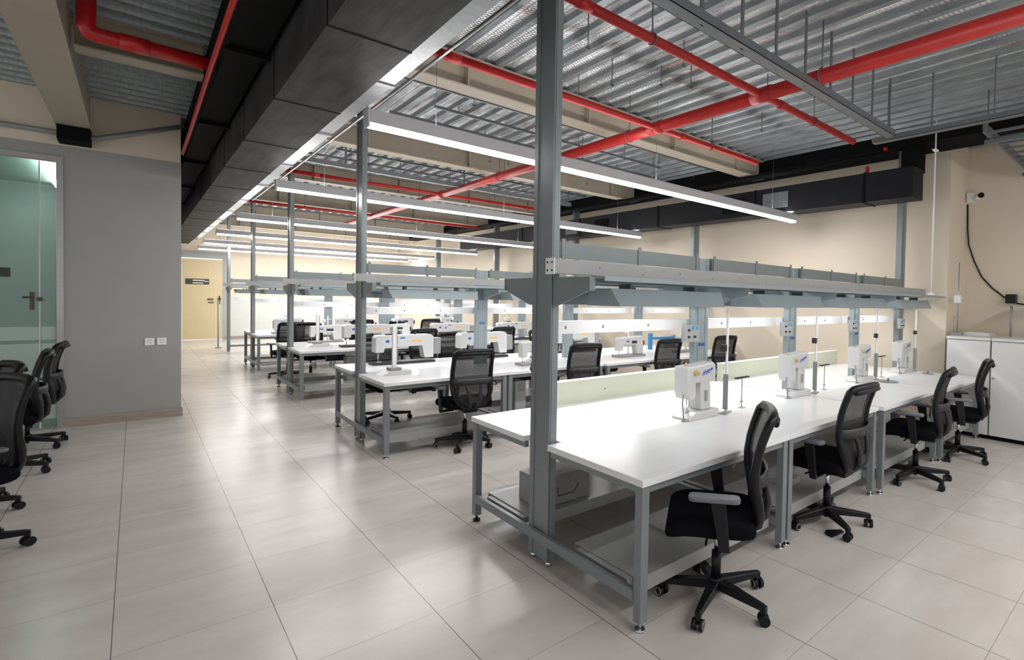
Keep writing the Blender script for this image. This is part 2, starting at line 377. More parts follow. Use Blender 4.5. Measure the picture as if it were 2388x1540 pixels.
ibeam(16.3, 1.37, 7.27, 'beige steel I-beam across the hall ceiling, fifth of the run')
ibeam(19.2, 1.37, 7.27, 'beige steel I-beam across the hall ceiling, farthest of the run')
ibeam(6.18, -0.36, 0.455, 'short beige steel beam between the boxed beam and the black duct')

# main black duct
mb = MB(); mb.box(0.73, 1.16, -2.5, 20.2, 3.0, 3.52)
dct = empty('air_duct', (0, 0, 0)); tag(dct, 'long black insulated air duct running down the left of the hall', 'duct')
mb.build('duct_body', 'blackduct', dct)
for k in range(16):
    y = -1.2+1.42*k
    MB().box(0.727, 1.163, y, y+0.012, 2.997, 3.523).build('seam', 'blackpaint', dct)
MB().box(1.166, 1.198, -2.5, 20, 3.06, 3.50).build('gap_strip', 'blackpaint', dct)  # black strip added to fill the gap between duct and tray
mb = MB(); mb.box(0.48, 0.70, -2.5, 19.5, 3.34, 3.80)
for k in range(10): mb.box(0.46, 0.72, -2+2.2*k, -1.94+2.2*k, 3.30, 3.33)
tag(mb.build('service_duct', 'blackpaint'), 'black painted service duct between the left deck and the insulated duct', 'duct')
# galvanised tray beside it
mb = MB(); mb.box(1.20, 1.335, -2.5, 19.5, 3.085, 3.093).box(1.20, 1.206, -2.5, 19.5, 3.093, 3.15).box(1.329, 1.335, -2.5, 19.5, 3.093, 3.15)
for k in range(12):
    y = 0.6+1.62*k; mb.box(1.2, 1.345, y, y+0.05, 3.075, 3.085)
    mb.cyl((1.27, y+0.02, 3.09), (1.27, y+0.02, DZ-0.003), 0.005, 6)
tag(mb.build('cable_tray', 'galv'), 'bright galvanised cable tray along the right side of the black duct', 'cable tray')
mb = MB()
mb.cyl((1.50, -2.5, 3.30), (1.50, 19, 3.30), 0.014, 8)
tag(mb.build('conduit', 'galv'), 'thin galvanised conduit beside the cable tray, left of its pair', 'conduit', 'conduits along the hall')
mb = MB(); mb.cyl((1.62, -2.5, 3.34), (1.62, 12, 3.34), 0.012, 8)
tag(mb.build('conduit', 'galv'), 'thin galvanised conduit beside the cable tray, right of its pair', 'conduit', 'conduits along the hall')
mb = MB(); mb.tube([(-2.5, YL-0.03, 3.37), (-0.37, YL-0.06, 3.36), (-0.33, YL-0.06, 3.36), (0.455, YL-0.06, 3.69)], 0.028, 10)
tag(mb.build('conduit', 'conduit'), 'grey conduit along the top of the grey wall rising to the black duct', 'conduit', 'conduits on the walls')

def pipe(pts, r, label, rods=(), tees=(), name='sprinkler_pipe'):
    root = empty(name, pts[0]); tag(root, label, 'pipe', 'red sprinkler pipes')
    o = Vector(pts[0]); rel = [tuple(Vector(p)-o) for p in pts]
    MB().tube(rel, r, 14).build('pipe_run', 'red', root)
    for (x, y, z) in tees:
        c = Vector((x, y, z))-o
        seg = min(range(len(rel)-1), key=lambda i: (((Vector(rel[i])+Vector(rel[i+1]))/2)-c).length); d = (Vector(rel[seg+1])-Vector(rel[seg])).normalized()*r*1.6
        MB().cyl(tuple(c-d), tuple(c+d), r*1.12).build('coupling', 'red', root)
    for (x, y, z) in rods:
        c = Vector((x, y, z))-o
        h = MB(); h.cyl((c.x, c.y, c.z+r*1.0), (c.x, c.y, DZ-0.003-o.z), 0.006, 6)
        h.tube([(c.x+(r+.006)*math.cos(a)*(0 if abs(rel[-1][0]) > abs(rel[-1][1]) else 1), c.y+(r+.006)*math.cos(a)*(1 if abs(rel[-1][0]) > abs(rel[-1][1]) else 0), c.z+(r+.006)*math.sin(a)) for a in [PI*2*i/16 for i in range(17)]], 0.005, 5, cap=False)
        h.build('hanger', 'strut', root)
    return root
pipe([(3.97, -1.5, 3.40), (3.97, 15.0, 3.40)], 0.059, 'thick red sprinkler main running down the hall', [(3.97, 2.0, 3.4), (3.97, 4.2, 3.4), (3.97, 7.0, 3.4), (3.97, 10, 3.4)], [(3.97, 2.54, 3.4), (3.97, 3.79, 3.4), (3.97, 9.0, 3.4)])
pipe([(1.3, 2.54, 3.40), (5.80, 2.54, 3.40)], 0.034, 'red branch pipe crossing the sprinkler main, nearest branch', [(2.6, 2.54, 3.4), (4.9, 2.54, 3.4)], [(2.0, 2.54, 3.4), (4.3, 2.54, 3.4)])
pipe([(0.9, 3.79, 3.72), (1.58, 3.79, 3.72), (1.62, 3.79, 3.68), (1.62, 3.79, 3.42)], 0.034, 'short red riser beside the black duct above the second branch', [], [])
pipe([(1.40, 3.79, 3.40), (5.85, 3.79, 3.40)], 0.034, 'red branch pipe crossing the sprinkler main, second branch', [(2.6, 3.79, 3.4), (4.9, 3.79, 3.4)], [(1.75, 3.79, 3.4), (4.4, 3.79, 3.4)])
pipe([(1.50, 9.0, 3.40), (5.90, 9.0, 3.40)], 0.030, 'red branch pipe crossing the sprinkler main, third branch', [(2.6, 9, 3.4), (4.9, 9, 3.4)], [(2.0, 9, 3.4)])
pipe([(1.50, 6.2, 3.62), (5.90, 6.2, 3.62)], 0.018, 'thin dark red pipe close to the deck before the third branch', [], [])
pipe([(1.50, 12.6, 3.40), (6.6, 12.6, 3.40)], 0.030, 'red branch pipe far down the hall', [(2.6, 12.6, 3.4)], [])
pipe([(-0.25, 5.27, DZ+0.02), (-0.25, 5.27, 3.43), (-0.235, 5.275, 3.405), (-0.20, 5.28, 3.40), (0.455, 5.30, 3.40)], 0.052, 'red pipe dropping beside the boxed beige beam and turning right', [], [(0.0, 5.28, 3.4)])
pipe([(0.425, -1.0, 3.32), (0.425, 5.15, 3.32), (0.435, 7.3, 3.32), (0.435, 8.6, 3.32)], 0.018, 'thin red pipe along the left edge of the black service duct', [], [])
mb = MB(); mb.cyl((-0.30, 4.95, 3.2), (-0.30, 5.28, 3.39), 0.012)
# struts
def strut(p, q, w, h, label, rods):
    mb = MB(); x0, x1 = min(p[0], q[0]), max(p[0], q[0]); y0, y1 = min(p[1], q[1]), max(p[1], q[1])
    if x1-x0 > y1-y0: mb.box(x0, x1, y0-w/2, y0-w/2+0.004, p[2]-h, p[2]).box(x0, x1, y0+w/2-0.004, y0+w/2, p[2]-h, p[2]).box(x0, x1, y0-w/2, y0+w/2, p[2]-h, p[2]-h+0.004)
    else: mb.box(x0-w/2, x0-w/2+0.004, y0, y1, p[2]-h, p[2]).box(x0+w/2-0.004, x0+w/2, y0, y1, p[2]-h, p[2]).box(x0-w/2, x0+w/2, y0, y1, p[2]-h, p[2]-h+0.004)
    for (x, y) in rods: mb.box(x-0.015, x+0.015, y-0.004, y+0.004, p[2]-h, DZ-0.003)
    return tag(mb.build('support_channel', 'strut'), label, 'support channel', 'suspended steel channels')
strut((2.0, 2.03, 3.33), (5.48, 2.03, 3.33), 0.09, 0.06, 'grey steel channel hung across the ceiling over the front row', [(2.5+0.42*k, 2.03) for k in range(8)])
strut((5.60, -1.0, 3.32), (5.60, 2.24, 3.32), 0.09, 0.05, 'grey steel channel running towards the camera at upper right', [(5.60, 2.1), (5.60, 1.7), (5.60, 1.2)])
strut((1.6, 8.2, 3.46), (6.2, 8.2, 3.46), 0.09, 0.06, 'grey steel channel hung across the ceiling over the third row', [(2.2, 8.2), (4.0, 8.2), (5.6, 8.2)])
# ladder trays at upper right
def ladder(x0, x1, y0, y1, z, along, label, step=0.25):
    mb = MB()
    if along == 'x':
        mb.box(x0, x1, y0, y0+0.02, z, z+0.10).box(x0, x1, y1-0.02, y1, z, z+0.10)
        t = x0+0.1
        while t < x1: mb.box(t, t+0.03, y0, y1, z+0.01, z+0.03); t += step
        for t in (x0+.3, x1-.3): mb.box(t, t+0.04, y0-0.05, y1+0.05, z-0.04, z).cyl((t+.02, y0-0.03, z), (t+.02, y0-0.03, DZ-0.003), 0.006, 6).cyl((t+.02, y1+0.03, z), (t+.02, y1+0.03, DZ-0.003), 0.006, 6)
    return tag(mb.build('cable_tray', 'strut'), label, 'cable tray', 'ladder trays')
ladder(6.1, 8.55, 0.98, 1.40, 3.32, 'x', 'dark ladder cable tray at the upper right corner, left of its pair')
ladder(5.98, 8.55, 0.42, 0.86, 3.36, 'x', 'dark ladder cable tray at the upper right corner, right of its pair')

# right side ducts
rd = empty('air_duct', (0, 0, 0)); tag(rd, 'black air duct with grilles hung along the right wall', 'duct')
MB().box(7.02, 7.38, 2.32, 14.6, 2.95, 3.33).build('duct_body', 'navyduct', rd)
for y in (2.9, 4.55, 6.6, 8.9, 11.2): MB().box(7.01, 7.39, y, y+0.03, 2.944, 3.336).build('flange', 'blackpaint', rd)
for y in (4.0, 4.75, 8.0, 9.0):
    gr = MB(); gr.box(7.005, 7.02, y, y+0.42, 3.02, 3.25)
    for i in range(6): gr.box(7.0, 7.005, y+0.03+i*0.065, y+0.035+i*0.065, 3.03, 3.24)
    gr.box(6.998, 7.004, y, y+0.42, 3.13, 3.136); gr.build('grille', 'strut' if y in (4.0, 9.0) else 'blackpaint', rd)
MB().box(7.27, 7.57, 2.36, 2.55, 3.34, 3.655).build('riser', 'blackpaint', rd)
tag(MB().box(7.28, XW-0.003, 1.0, 20, 3.66, DZ-0.003).build('bulkhead_beam', 'blackpaint'), 'black painted beam under the deck along the right wall', 'beam')
mb = MB(); mb.cyl((6.9, 2.6, 3.50), (6.9, 14, 3.50), 0.04)
tag(mb.build('black_pipe', 'blackpaint'), 'black painted pipe above the right wall duct', 'pipe')
for (x, y, z, lb) in ((7.2, 2.95, 3.345, 'small red sprinkler valve on top of the right wall duct'), (7.27, 2.75, 3.58, 'small red sprinkler head below the black beam')):
    s = MB(); s.cyl((x, y, z), (x, y, z+0.09), 0.022).cyl((x-0.05, y, z+0.03), (x+0.05, y, z+0.03), 0.016).ball((x, y, z+0.09), 0.028, 6)
    tag(s.build('fire_sprinkler', 'red'), lb, 'sprinkler head', 'red sprinkler fittings')

for k in range(26):
    y = 5.35+0.56*k
    if min(abs(y-b_) for b_ in (4.68, 7.52, 10.4, 13.4, 16.3, 19.2)) < 0.16: y += 0.2
    mb = MB(); x = 1.6+0.3*((k*7) % 4); mb.box(x, 7.0-0.35*((k*5) % 3), -0.012, 0.012, 0, 0.004).box(x, 7.0-0.35*((k*5) % 3), -0.012, -0.009, 0.004, 0.03)
    for q in range(4): mb.cyl((x+0.3+1.45*q, 0, 0.004), (x+0.3+1.45*q, 0, DZ-3.762), 0.004, 5)
    o = mb.build('steel_batten', 'strut'); o.location = (0, y, 3.76); tag(o, 'thin steel batten hung crosswise under the corrugated deck', 'batten', 'thin battens under the deck')
# threaded rods, offcuts of wire and small fixings hanging from the deck
n = 0
for k in range(44):
    x = 0.62+0.215*random.randint(7, 27)+0.035; y = random.uniform(2.6, 13); L_ = random.uniform(0.12, 0.34)
    r = MB(); r.cyl((0, 0, 0), (0, 0, L_), 0.005, 6).box(-0.02, 0.02, -0.003, 0.003, -0.01, 0.012)
    o = r.build('threaded_rod', 'strut'); o.location = (x, y, DZ-L_); tag(o, 'short threaded rod hanging from the corrugated deck', 'threaded rod', 'short threaded rods under the deck')

# ------------------------------------------------------------------ suspended linear lamps
def make_lamp():
    r = empty('linear_lamp', (0, 0, 0)); L_ = 5.98
    MB().prism([(-0.045, 0.108), (0.045, 0.108), (0.052, 0.012), (-0.052, 0.012)], 0, L_, 'x').build('housing', 'lamp_body', r)
    MB().prism([(-0.048, 0.014), (0.048, 0.014), (0.044, -0.004), (0.030, -0.012), (-0.030, -0.012), (-0.044, -0.004)], 0.01, L_-0.01, 'x').build('lens', 'lens', r)
    MB().box(-0.012, 0, -0.05, 0.05, -0.016, 0.11).box(L_, L_+0.012, -0.05, 0.05, -0.016, 0.11).build('end_cap', 'lamp_body', r)
    MB().box(0.02, L_-0.02, -0.035, 0.035, 0.1082, 0.1095).build('added_uplight', 'uplight', r)  # added glowing strip on the unseen lamp top, lights the ceiling
    for x in (0.5, 3.0, 5.4): MB().cyl((x, 0, 0.108), (x, 0, DZ-2.824), 0.002, 5).build('suspension_wire', 'strut', r)
    return r
lp = make_lamp(); used = [False]
lamps = [(1.22, 4.02), (1.21, 7.27), (1.24, 10.8), (1.26, 14.0), (1.27, 17.0), (1.33, 19.4)]
ords = ['nearest', 'second', 'third', 'fourth', 'fifth', 'farthest']
for (x, y), od in zip(lamps, ords):
    placed(lp, used, (x, y, 2.82), 0, '%s of the long white linear lamps hung across the hall' % od, 'lamp', 'suspended linear lamps')
placed(lp, used, (1.22, -0.4, 2.82), 0, 'long linear lamp over the aisle in front of the front row', 'lamp', 'suspended linear lamps')
placed(lp, used, (2.3, 19.9, 2.92), 0, 'linear lamp close to the far wall behind the farthest lamp', 'lamp', 'suspended linear lamps')

# ================================================================== WORKBENCHES
H = 0.75
def make_bench(L_, depth, notch):
    """local origin: near left corner on the floor; x along, y away"""
    r = empty('workbench', (0, 0, 0)); D = depth
    pts = [(0, 0), (L_, 0), (L_, D), (0, D)]
    if notch: pts += [(0, 1.045), (0.10, 1.045), (0.10, 0.785), (0, 0.785)]
    MB().prism(pts, H-0.035, H, 'z').build('worktop', 'top_white', r, bevel=0.003)
    ap = MB()
    ap.box(0.03, L_-0.03, 0.02, 0.045, H-0.075, H-0.0355).box(0.03, L_-0.03, D-0.045, D-0.02, H-0.075, H-0.0355)
    for x in (0.02, L_-0.045):
        y0 = 0.06
        if notch and x < 0.1: ap.box(x, x+0.025, 0.06, 0.78, H-0.075, H-0.0355).box(x, x+0.025, 1.05, D-0.06, H-0.075, H-0.0355)
        else: ap.box(x, x+0.025, 0.06, D-0.06, H-0.075, H-0.0355)
    ap.build('top_frame', 'steel', r)
    for x in (0.01, L_-0.06):
        for y in (0.01, D-0.06):
            lg = MB().box(x, x+0.05, y, y+0.05, 0.045, H-0.036).build('leg', 'steel', r, bevel=0.003)
            MB().cyl((x+0.025, y+0.025, 0), (x+0.025, y+0.025, 0.012), 0.026).cyl((x+0.025, y+0.025, 0.012), (x+0.025, y+0.025, 0.045), 0.008, 8).build('levelling_foot', 'chrome' if y < 0.1 else 'black', lg)
    for x in (0.015, L_-0.055):
        rl = MB(); rl.box(x, x+0.04, 0.06, D-0.06, 0.145, 0.20) if not (notch and x < 0.1) else rl.box(0.004, 0.030, 0.06, D-0.06, 0.145, 0.20)
        rl.build('lower_rail', 'steel', r)
    for (a, b_) in ((0.10, 0.62), (D-0.66, D-0.10)):
        sh = MB().box(0.09, L_-0.07, a, b_, 0.203, 0.207).box(0.09, L_-0.07, a, a+0.004, 0.13, 0.203).box(0.09, L_-0.07, b_-0.004, b_, 0.13, 0.203)
        sh.box(0.055, 0.10, a+.05, b_-.05, 0.16, 0.20).box(L_-0.075, L_-0.05, a+.05, b_-.05, 0.16, 0.20)
        sh.build('lower_shelf', 'steel_w', r)
    mf = MB().box(0.40, 0.43, 0.42, 1.2, H-0.11, H-0.0755).box(0.90, 0.93, 0.42, 1.2, H-0.11, H-0.0755).box(0.40, 0.93, 0.60, 0.63, H-0.145, H-0.11)
    mf.build('motor_frame', 'steel', r)
    MB().cyl((0.52, 0.72, H-0.19), (0.80, 0.72, H-0.19), 0.06, 16).box(0.60, 0.72, 0.66, 0.78, H-0.15, H-0.112).build('motor', 'dgrey', r)
    return r
rows = [('front', 1.72, 2.58, 3.45), ('second', 5.24, 6.12, 6.98), ('third', 8.80, 9.68, 10.54), ('fourth', 12.46, 13.34, 14.20)]
modx = [1.76, 3.128, 4.60, 6.06]; mody = [0, 0, -0.04, -0.08]
om = ['nearest the aisle', 'second from the aisle', 'third from the aisle', 'nearest the right wall']
protoA = make_bench(1.365, 1.73, True); protoB = make_bench(1.445, 1.73, False); uA, uB = [False], [False]
for (rn, y0, yc, y1) in rows:
    for k in range(4):
        pr_, u = (protoA, uA) if k == 0 else (protoB, uB)
        placed(pr_, u, (modx[k], y0+mody[k], 0), 0, 'steel workbench with white top, %s row, %s' % (rn, om[k]), 'workbench', 'workbenches in the %s row' % rn)

b5 = [o for o in COL.objects if o.get('label', '').endswith('second row, nearest the aisle') and o.get('category') == 'workbench'][0]
sh_ = [c for c in b5.children if c.name.startswith('lower_shelf')]; bpy.data.objects.remove(sh_[1])   # nothing lies under the far half of this bench: a chair stands there
# ------------------------------------------------------------------ columns
def make_end_column():
    r = empty('support_column', (0, 0, 0))   # local: x 0..0.055, y -0.1..0.1
    MB().box(0, 0.006, -0.10, 0.10, 0.03, DZ-0.003).box(0, 0.048, -0.10, -0.092, 0.03, DZ-0.003).box(0, 0.048, 0.092, 0.10, 0.03, DZ-0.003).box(-0.006, 0, -0.10, -0.06, 0.03, DZ-0.003).box(-0.006, 0, 0.06, 0.10, 0.03, DZ-0.003).box(0.042, 0.048, -0.092, 0.092, 0.9, DZ-0.003).build('post', 'steel', r)
    for y in (-0.08, 0.08): MB().cyl((0.02, y, 0), (0.02, y, 0.03), 0.022).build('levelling_foot', 'chrome', r)
    g_ = MB()
    for s in (-1, 1):
        g_.prism([(s*0.101, 1.73), (s*0.44, 1.73), (s*0.44, 1.655), (s*0.15, 1.565), (s*0.101, 1.565)], 0.004, 0.010, 'x')
        g_.box(0.0, 0.04, min(s*0.44, s*0.446), max(s*0.44, s*0.446), 1.655, 1.73)
    g_.build('gusset_plate', 'steel', r)
    return r
def make_mid_column():
    r = empty('support_column', (0, 0, 0))   # local: x 0..0.17, y 0..0.05, stands on the worktop
    MB().box(0, 0.16, 0, 0.006, 0.002, 1.19).box(0, 0.006, 0.006, 0.05, 0.002, 1.19).box(0.154, 0.16, 0.006, 0.05, 0.002, 1.19).box(0.03, 0.04, -0.004, 0, 0.002, 1.19).box(0.12, 0.13, -0.004, 0, 0.002, 1.19).build('post', 'hood', r)
    MB().box(-0.012, 0.172, -0.012, 0.06, 0, 0.002).build('base_plate', 'steel', r)
    g_ = MB()
    for s, y in ((-1, 0), (1, 0.05)):
        g_.prism([(y, 0.98), (y+s*0.42, 0.98), (y+s*0.42, 0.905), (y+s*0.05, 0.815), (y, 0.815)], 0.075, 0.081, 'x')
    g_.build('gusset_plate', 'hood', r)
    MB().cyl((0.06, -0.004, 0.52), (0.06, -0.008, 0.52), 0.013).cyl((0.10, -0.004, 0.52), (0.10, -0.008, 0.52), 0.013).build('sticker', 'blue', r)
    return r
def make_last_column():
    r = empty('support_column', (0, 0, 0))
    MB().box(0, 0.15, 0, 0.006, 0.0, DZ-0.003).box(0, 0.006, 0.006, 0.07, 0, DZ-0.003).box(0.144, 0.15, 0.006, 0.07, 0, DZ-0.003).box(0.05, 0.06, -0.004, 0, 0.0, DZ-0.003).build('post', 'steel', r)
    MB().box(-0.02, 0.17, -0.02, 0.09, 0, 0.006).build('base_plate', 'steel', r)
    return r
ec, mc, lc = make_end_column(), make_mid_column(), make_last_column(); ue, um, ul = [False], [False], [False]
allrows = rows+[('fifth', 16.3, 17.25, 18.1)]
for (rn, y0, yc, y1) in allrows:
    placed(ec, ue, (1.798, yc+0.055, 0), 0, 'tall grey steel column at the aisle end of the %s row' % rn, 'column', 'tall columns of the benches')
    placed(lc, ul, (7.46, yc, 0), 0, 'tall grey steel column at the right wall end of the %s row' % rn, 'column', 'tall columns of the benches')
    if rn == 'fifth': continue
    for k, x in enumerate((3.16, 4.55, 6.00)):
        placed(mc, um, (x, yc-0.02, H), 0, 'short pale steel column standing on the %s row, %s from the aisle' % (rn, ['first', 'second', 'third'][k]), 'column', 'short columns on the benches')

# ------------------------------------------------------------------ overhead rails, shelves, hoods per row
def make_overhead():
    r = empty('overhead_rail', (0, 0, 0)); xs = [1.85, 3.16, 4.55, 6.00, 7.46]   # upper channel, local y = row centre
    for i in range(4):
        a = xs[i]+(0.17 if i else 0.002); b_ = xs[i+1]-0.004
        MB().box(a, b_, 0.0, 0.05, 1.85, 1.945).build('channel', 'steel', r)
        for x in (a+0.01, (a+b_)/2, b_-0.03): MB().box(x, x+0.028, -0.006, 0, 1.83, 1.965).build('clip', 'steel', r)
    return r
def make_front_rail():
    r = empty('front_rail', (0, 0, 0))
    MB().box(1.675, 7.70, -0.235, -0.165, 1.745, 1.825).build('rail', 'steel_w', r)
    e = MB().box(1.668, 1.675, -0.24, -0.16, 1.74, 1.83).build('end_plate', 'plastic_white', r)
    h_ = MB()
    for y in (-0.222, -0.18):
        for z in (1.762, 1.806): h_.cyl((1.6675, y, z), (1.6655, y, z), 0.006, 8)
    h_.build('bolt', 'black', e)
    for k in range(16): MB().cyl((2.0+0.36*k, -0.2365, 1.79-0.02*(k % 2)), (2.0+0.36*k, -0.235, 1.79-0.02*(k % 2)), 0.004, 6).build('screw', 'dgrey', r)
    return r
def make_shelf():
    r = empty('shelf_tray', (0, 0, 0))
    MB().box(1.86, 7.80, 0, 0.27, 1.732, 1.735).build('tray', 'steel_w', r)
    MB().box(1.86, 7.80, -0.003, 0, 1.708, 1.735).box(1.86, 7.80, 0.27, 0.273, 1.708, 1.735).build('lip', 'hood', r)
    return r
def make_hood():
    r = empty('task_lamp_hood', (0, 0, 0)); L_ = 1.03       # local x 0..1.03, y 0..0.30, z 0 = bottom edge
    s = MB()
    # front and rear sloping faces, ends, top
    s.add([(0.03, 0, 0), (L_-0.02, 0, 0), (L_, 0.05, 0.10), (0, 0.05, 0.10)], [(0, 1, 2, 3)])
    s.add([(0.03, 0.30, 0), (L_-0.02, 0.30, 0), (L_, 0.25, 0.10), (0, 0.25, 0.10)], [(3, 2, 1, 0)])
    s.add([(0, 0.05, 0.10), (L_, 0.05, 0.10), (L_, 0.25, 0.10), (0, 0.25, 0.10)], [(0, 1, 2, 3)])
    s.add([(0.03, 0, 0), (0.03, 0.30, 0), (0, 0.25, 0.10), (0, 0.05, 0.10)], [(0, 1, 2, 3)])
    s.add([(L_-0.02, 0, 0), (L_-0.02, 0.30, 0), (L_, 0.25, 0.10), (L_, 0.05, 0.10)], [(3, 2, 1, 0)])
    o = s.build('hood_shell', 'hood', r)
    sd = o.modifiers.new('solid', 'SOLIDIFY'); sd.thickness = 0.003
    MB().cyl((0.08, 0.10, 0.018), (L_-0.08, 0.10, 0.018), 0.012, 8).cyl((0.08, 0.20, 0.018), (L_-0.08, 0.20, 0.018), 0.012, 8).build('led_tube', 'led', r)
    MB().box(0.2, 0.215, 0.10, 0.20, 0.10, 0.132).box(0.8, 0.815, 0.10, 0.20, 0.10, 0.132).build('hanger', 'strut', r)
    return r
def make_raceway(L_):
    r = empty('wire_duct', (0, 0, 0))
    MB().box(0, L_, 0, 0.07, 0, 0.075).build('duct_body', 'plastic_white', r)
    MB().box(0, L_, -0.003, 0.073, 0.075, 0.08).build('duct_cover', 'plastic_white', r)
    m_ = MB()
    for x in (0.12, L_*0.33, L_*0.66): m_.box(x, x+0.012, -0.004, 0, 0.03, 0.05)
    m_.build('socket', 'machine_grey', r)
    return r
oh, fr, sf, hd, rw = make_overhead(), make_front_rail(), make_shelf(), make_hood(), make_raceway(1.31)
uo, uf, us, uh, ur = [False], [False], [False], [False], [False]
o3 = ['nearest the aisle', 'second from the aisle', 'third from the aisle', 'nearest the right wall']
for (rn, y0, yc, y1) in allrows:
    placed(oh, uo, (0, yc-0.04, 0), 0, 'upper grey steel channel rail above the %s row' % rn, 'rail', 'upper rails above the benches')
    placed(fr, uf, (0, yc+0.0, 0), 0, 'lower pale grey rail in front of the columns above the %s row' % rn, 'rail', 'lower rails above the benches')
    placed(sf, us, (0, yc-0.44, 0), 0, 'grey shelf tray above the %s row, camera side' % rn, 'shelf', 'shelf trays above the benches')
    placed(sf, us, (0, yc+0.13, 0), 0, 'grey shelf tray above the %s row, far side' % rn, 'shelf', 'shelf trays above the benches')
    for k in range(4):
        hx = [1.96, 3.42, 4.86, 6.30][k]
        placed(hd, uh, (hx, yc-0.43, 1.57), 0, 'lit lamp hood over the camera side of the %s row, %s' % (rn, o3[k]), 'lamp', 'lamp hoods over the benches')
        placed(hd, uh, (hx, yc+0.15, 1.57), 0, 'lit lamp hood over the far side of the %s row, %s' % (rn, o3[k]), 'lamp', 'lamp hoods over the benches')
        if rn != 'fifth' or k == 0:
            rx = [1.86, 3.18, 4.60, 6.05][k]
            placed(rw, ur, (rx, yc+0.07, 1.385), 0, 'white wire duct behind the columns of the %s row, %s' % (rn, o3[k]), 'wire duct', 'white wire ducts above the benches')
# pale green guards standing along the far edge of the benches
def guard(x0, x1, y, label):
    r = empty('edge_guard', (x0, y, H)); tag(r, label, 'guard panel', 'pale edge guards of the benches')
    MB().box(0, x1-x0, 0, 0.004, 0.0, 0.185).box(0, 0.003, 0.004, 0.06, 0.0, 0.185).box(x1-x0-0.003, x1-x0, 0.004, 0.06, 0.0, 0.185).build('panel', 'panel_green', r)
    MB().box(-0.003, x1-x0+0.003, -0.004, 0.065, 0.185, 0.19).build('rim', 'plastic_white', r)
    m_ = MB()
    for (x, z) in ((0.03, 0.03), (0.03, 0.14), (0.35*(x1-x0), 0.09), (x1-x0-0.04, 0.05), (x1-x0-0.04, 0.14)): m_.cyl((x, 0, z), (x, -0.002, z), 0.006, 6)
    m_.build('screw', 'dgrey', r)
guard(2.26, 4.25, 3.37, 'pale green guard panel, far edge of the front row, nearest the aisle')
guard(4.62, 5.98, 3.37, 'pale green guard panel, far edge of the front row, in the middle')
guard(6.05, 7.38, 3.37, 'pale green guard panel, far edge of the front row, nearest the right wall')
# rail frame at the far end of the hall (fifth row, no worktop)
fb = empty('bench_frame', (1.80, 17.2, 0)); tag(fb, 'bare steel bench rails at the foot of the farthest column', 'frame')
MB().box(0, 1.4, -0.02, 0.02, 0.14, 0.19).build('lower_rail', 'steel', fb)
MB().box(1.36, 1.40, -0.02, 0.02, 0, 0.14).build('leg', 'steel', fb)

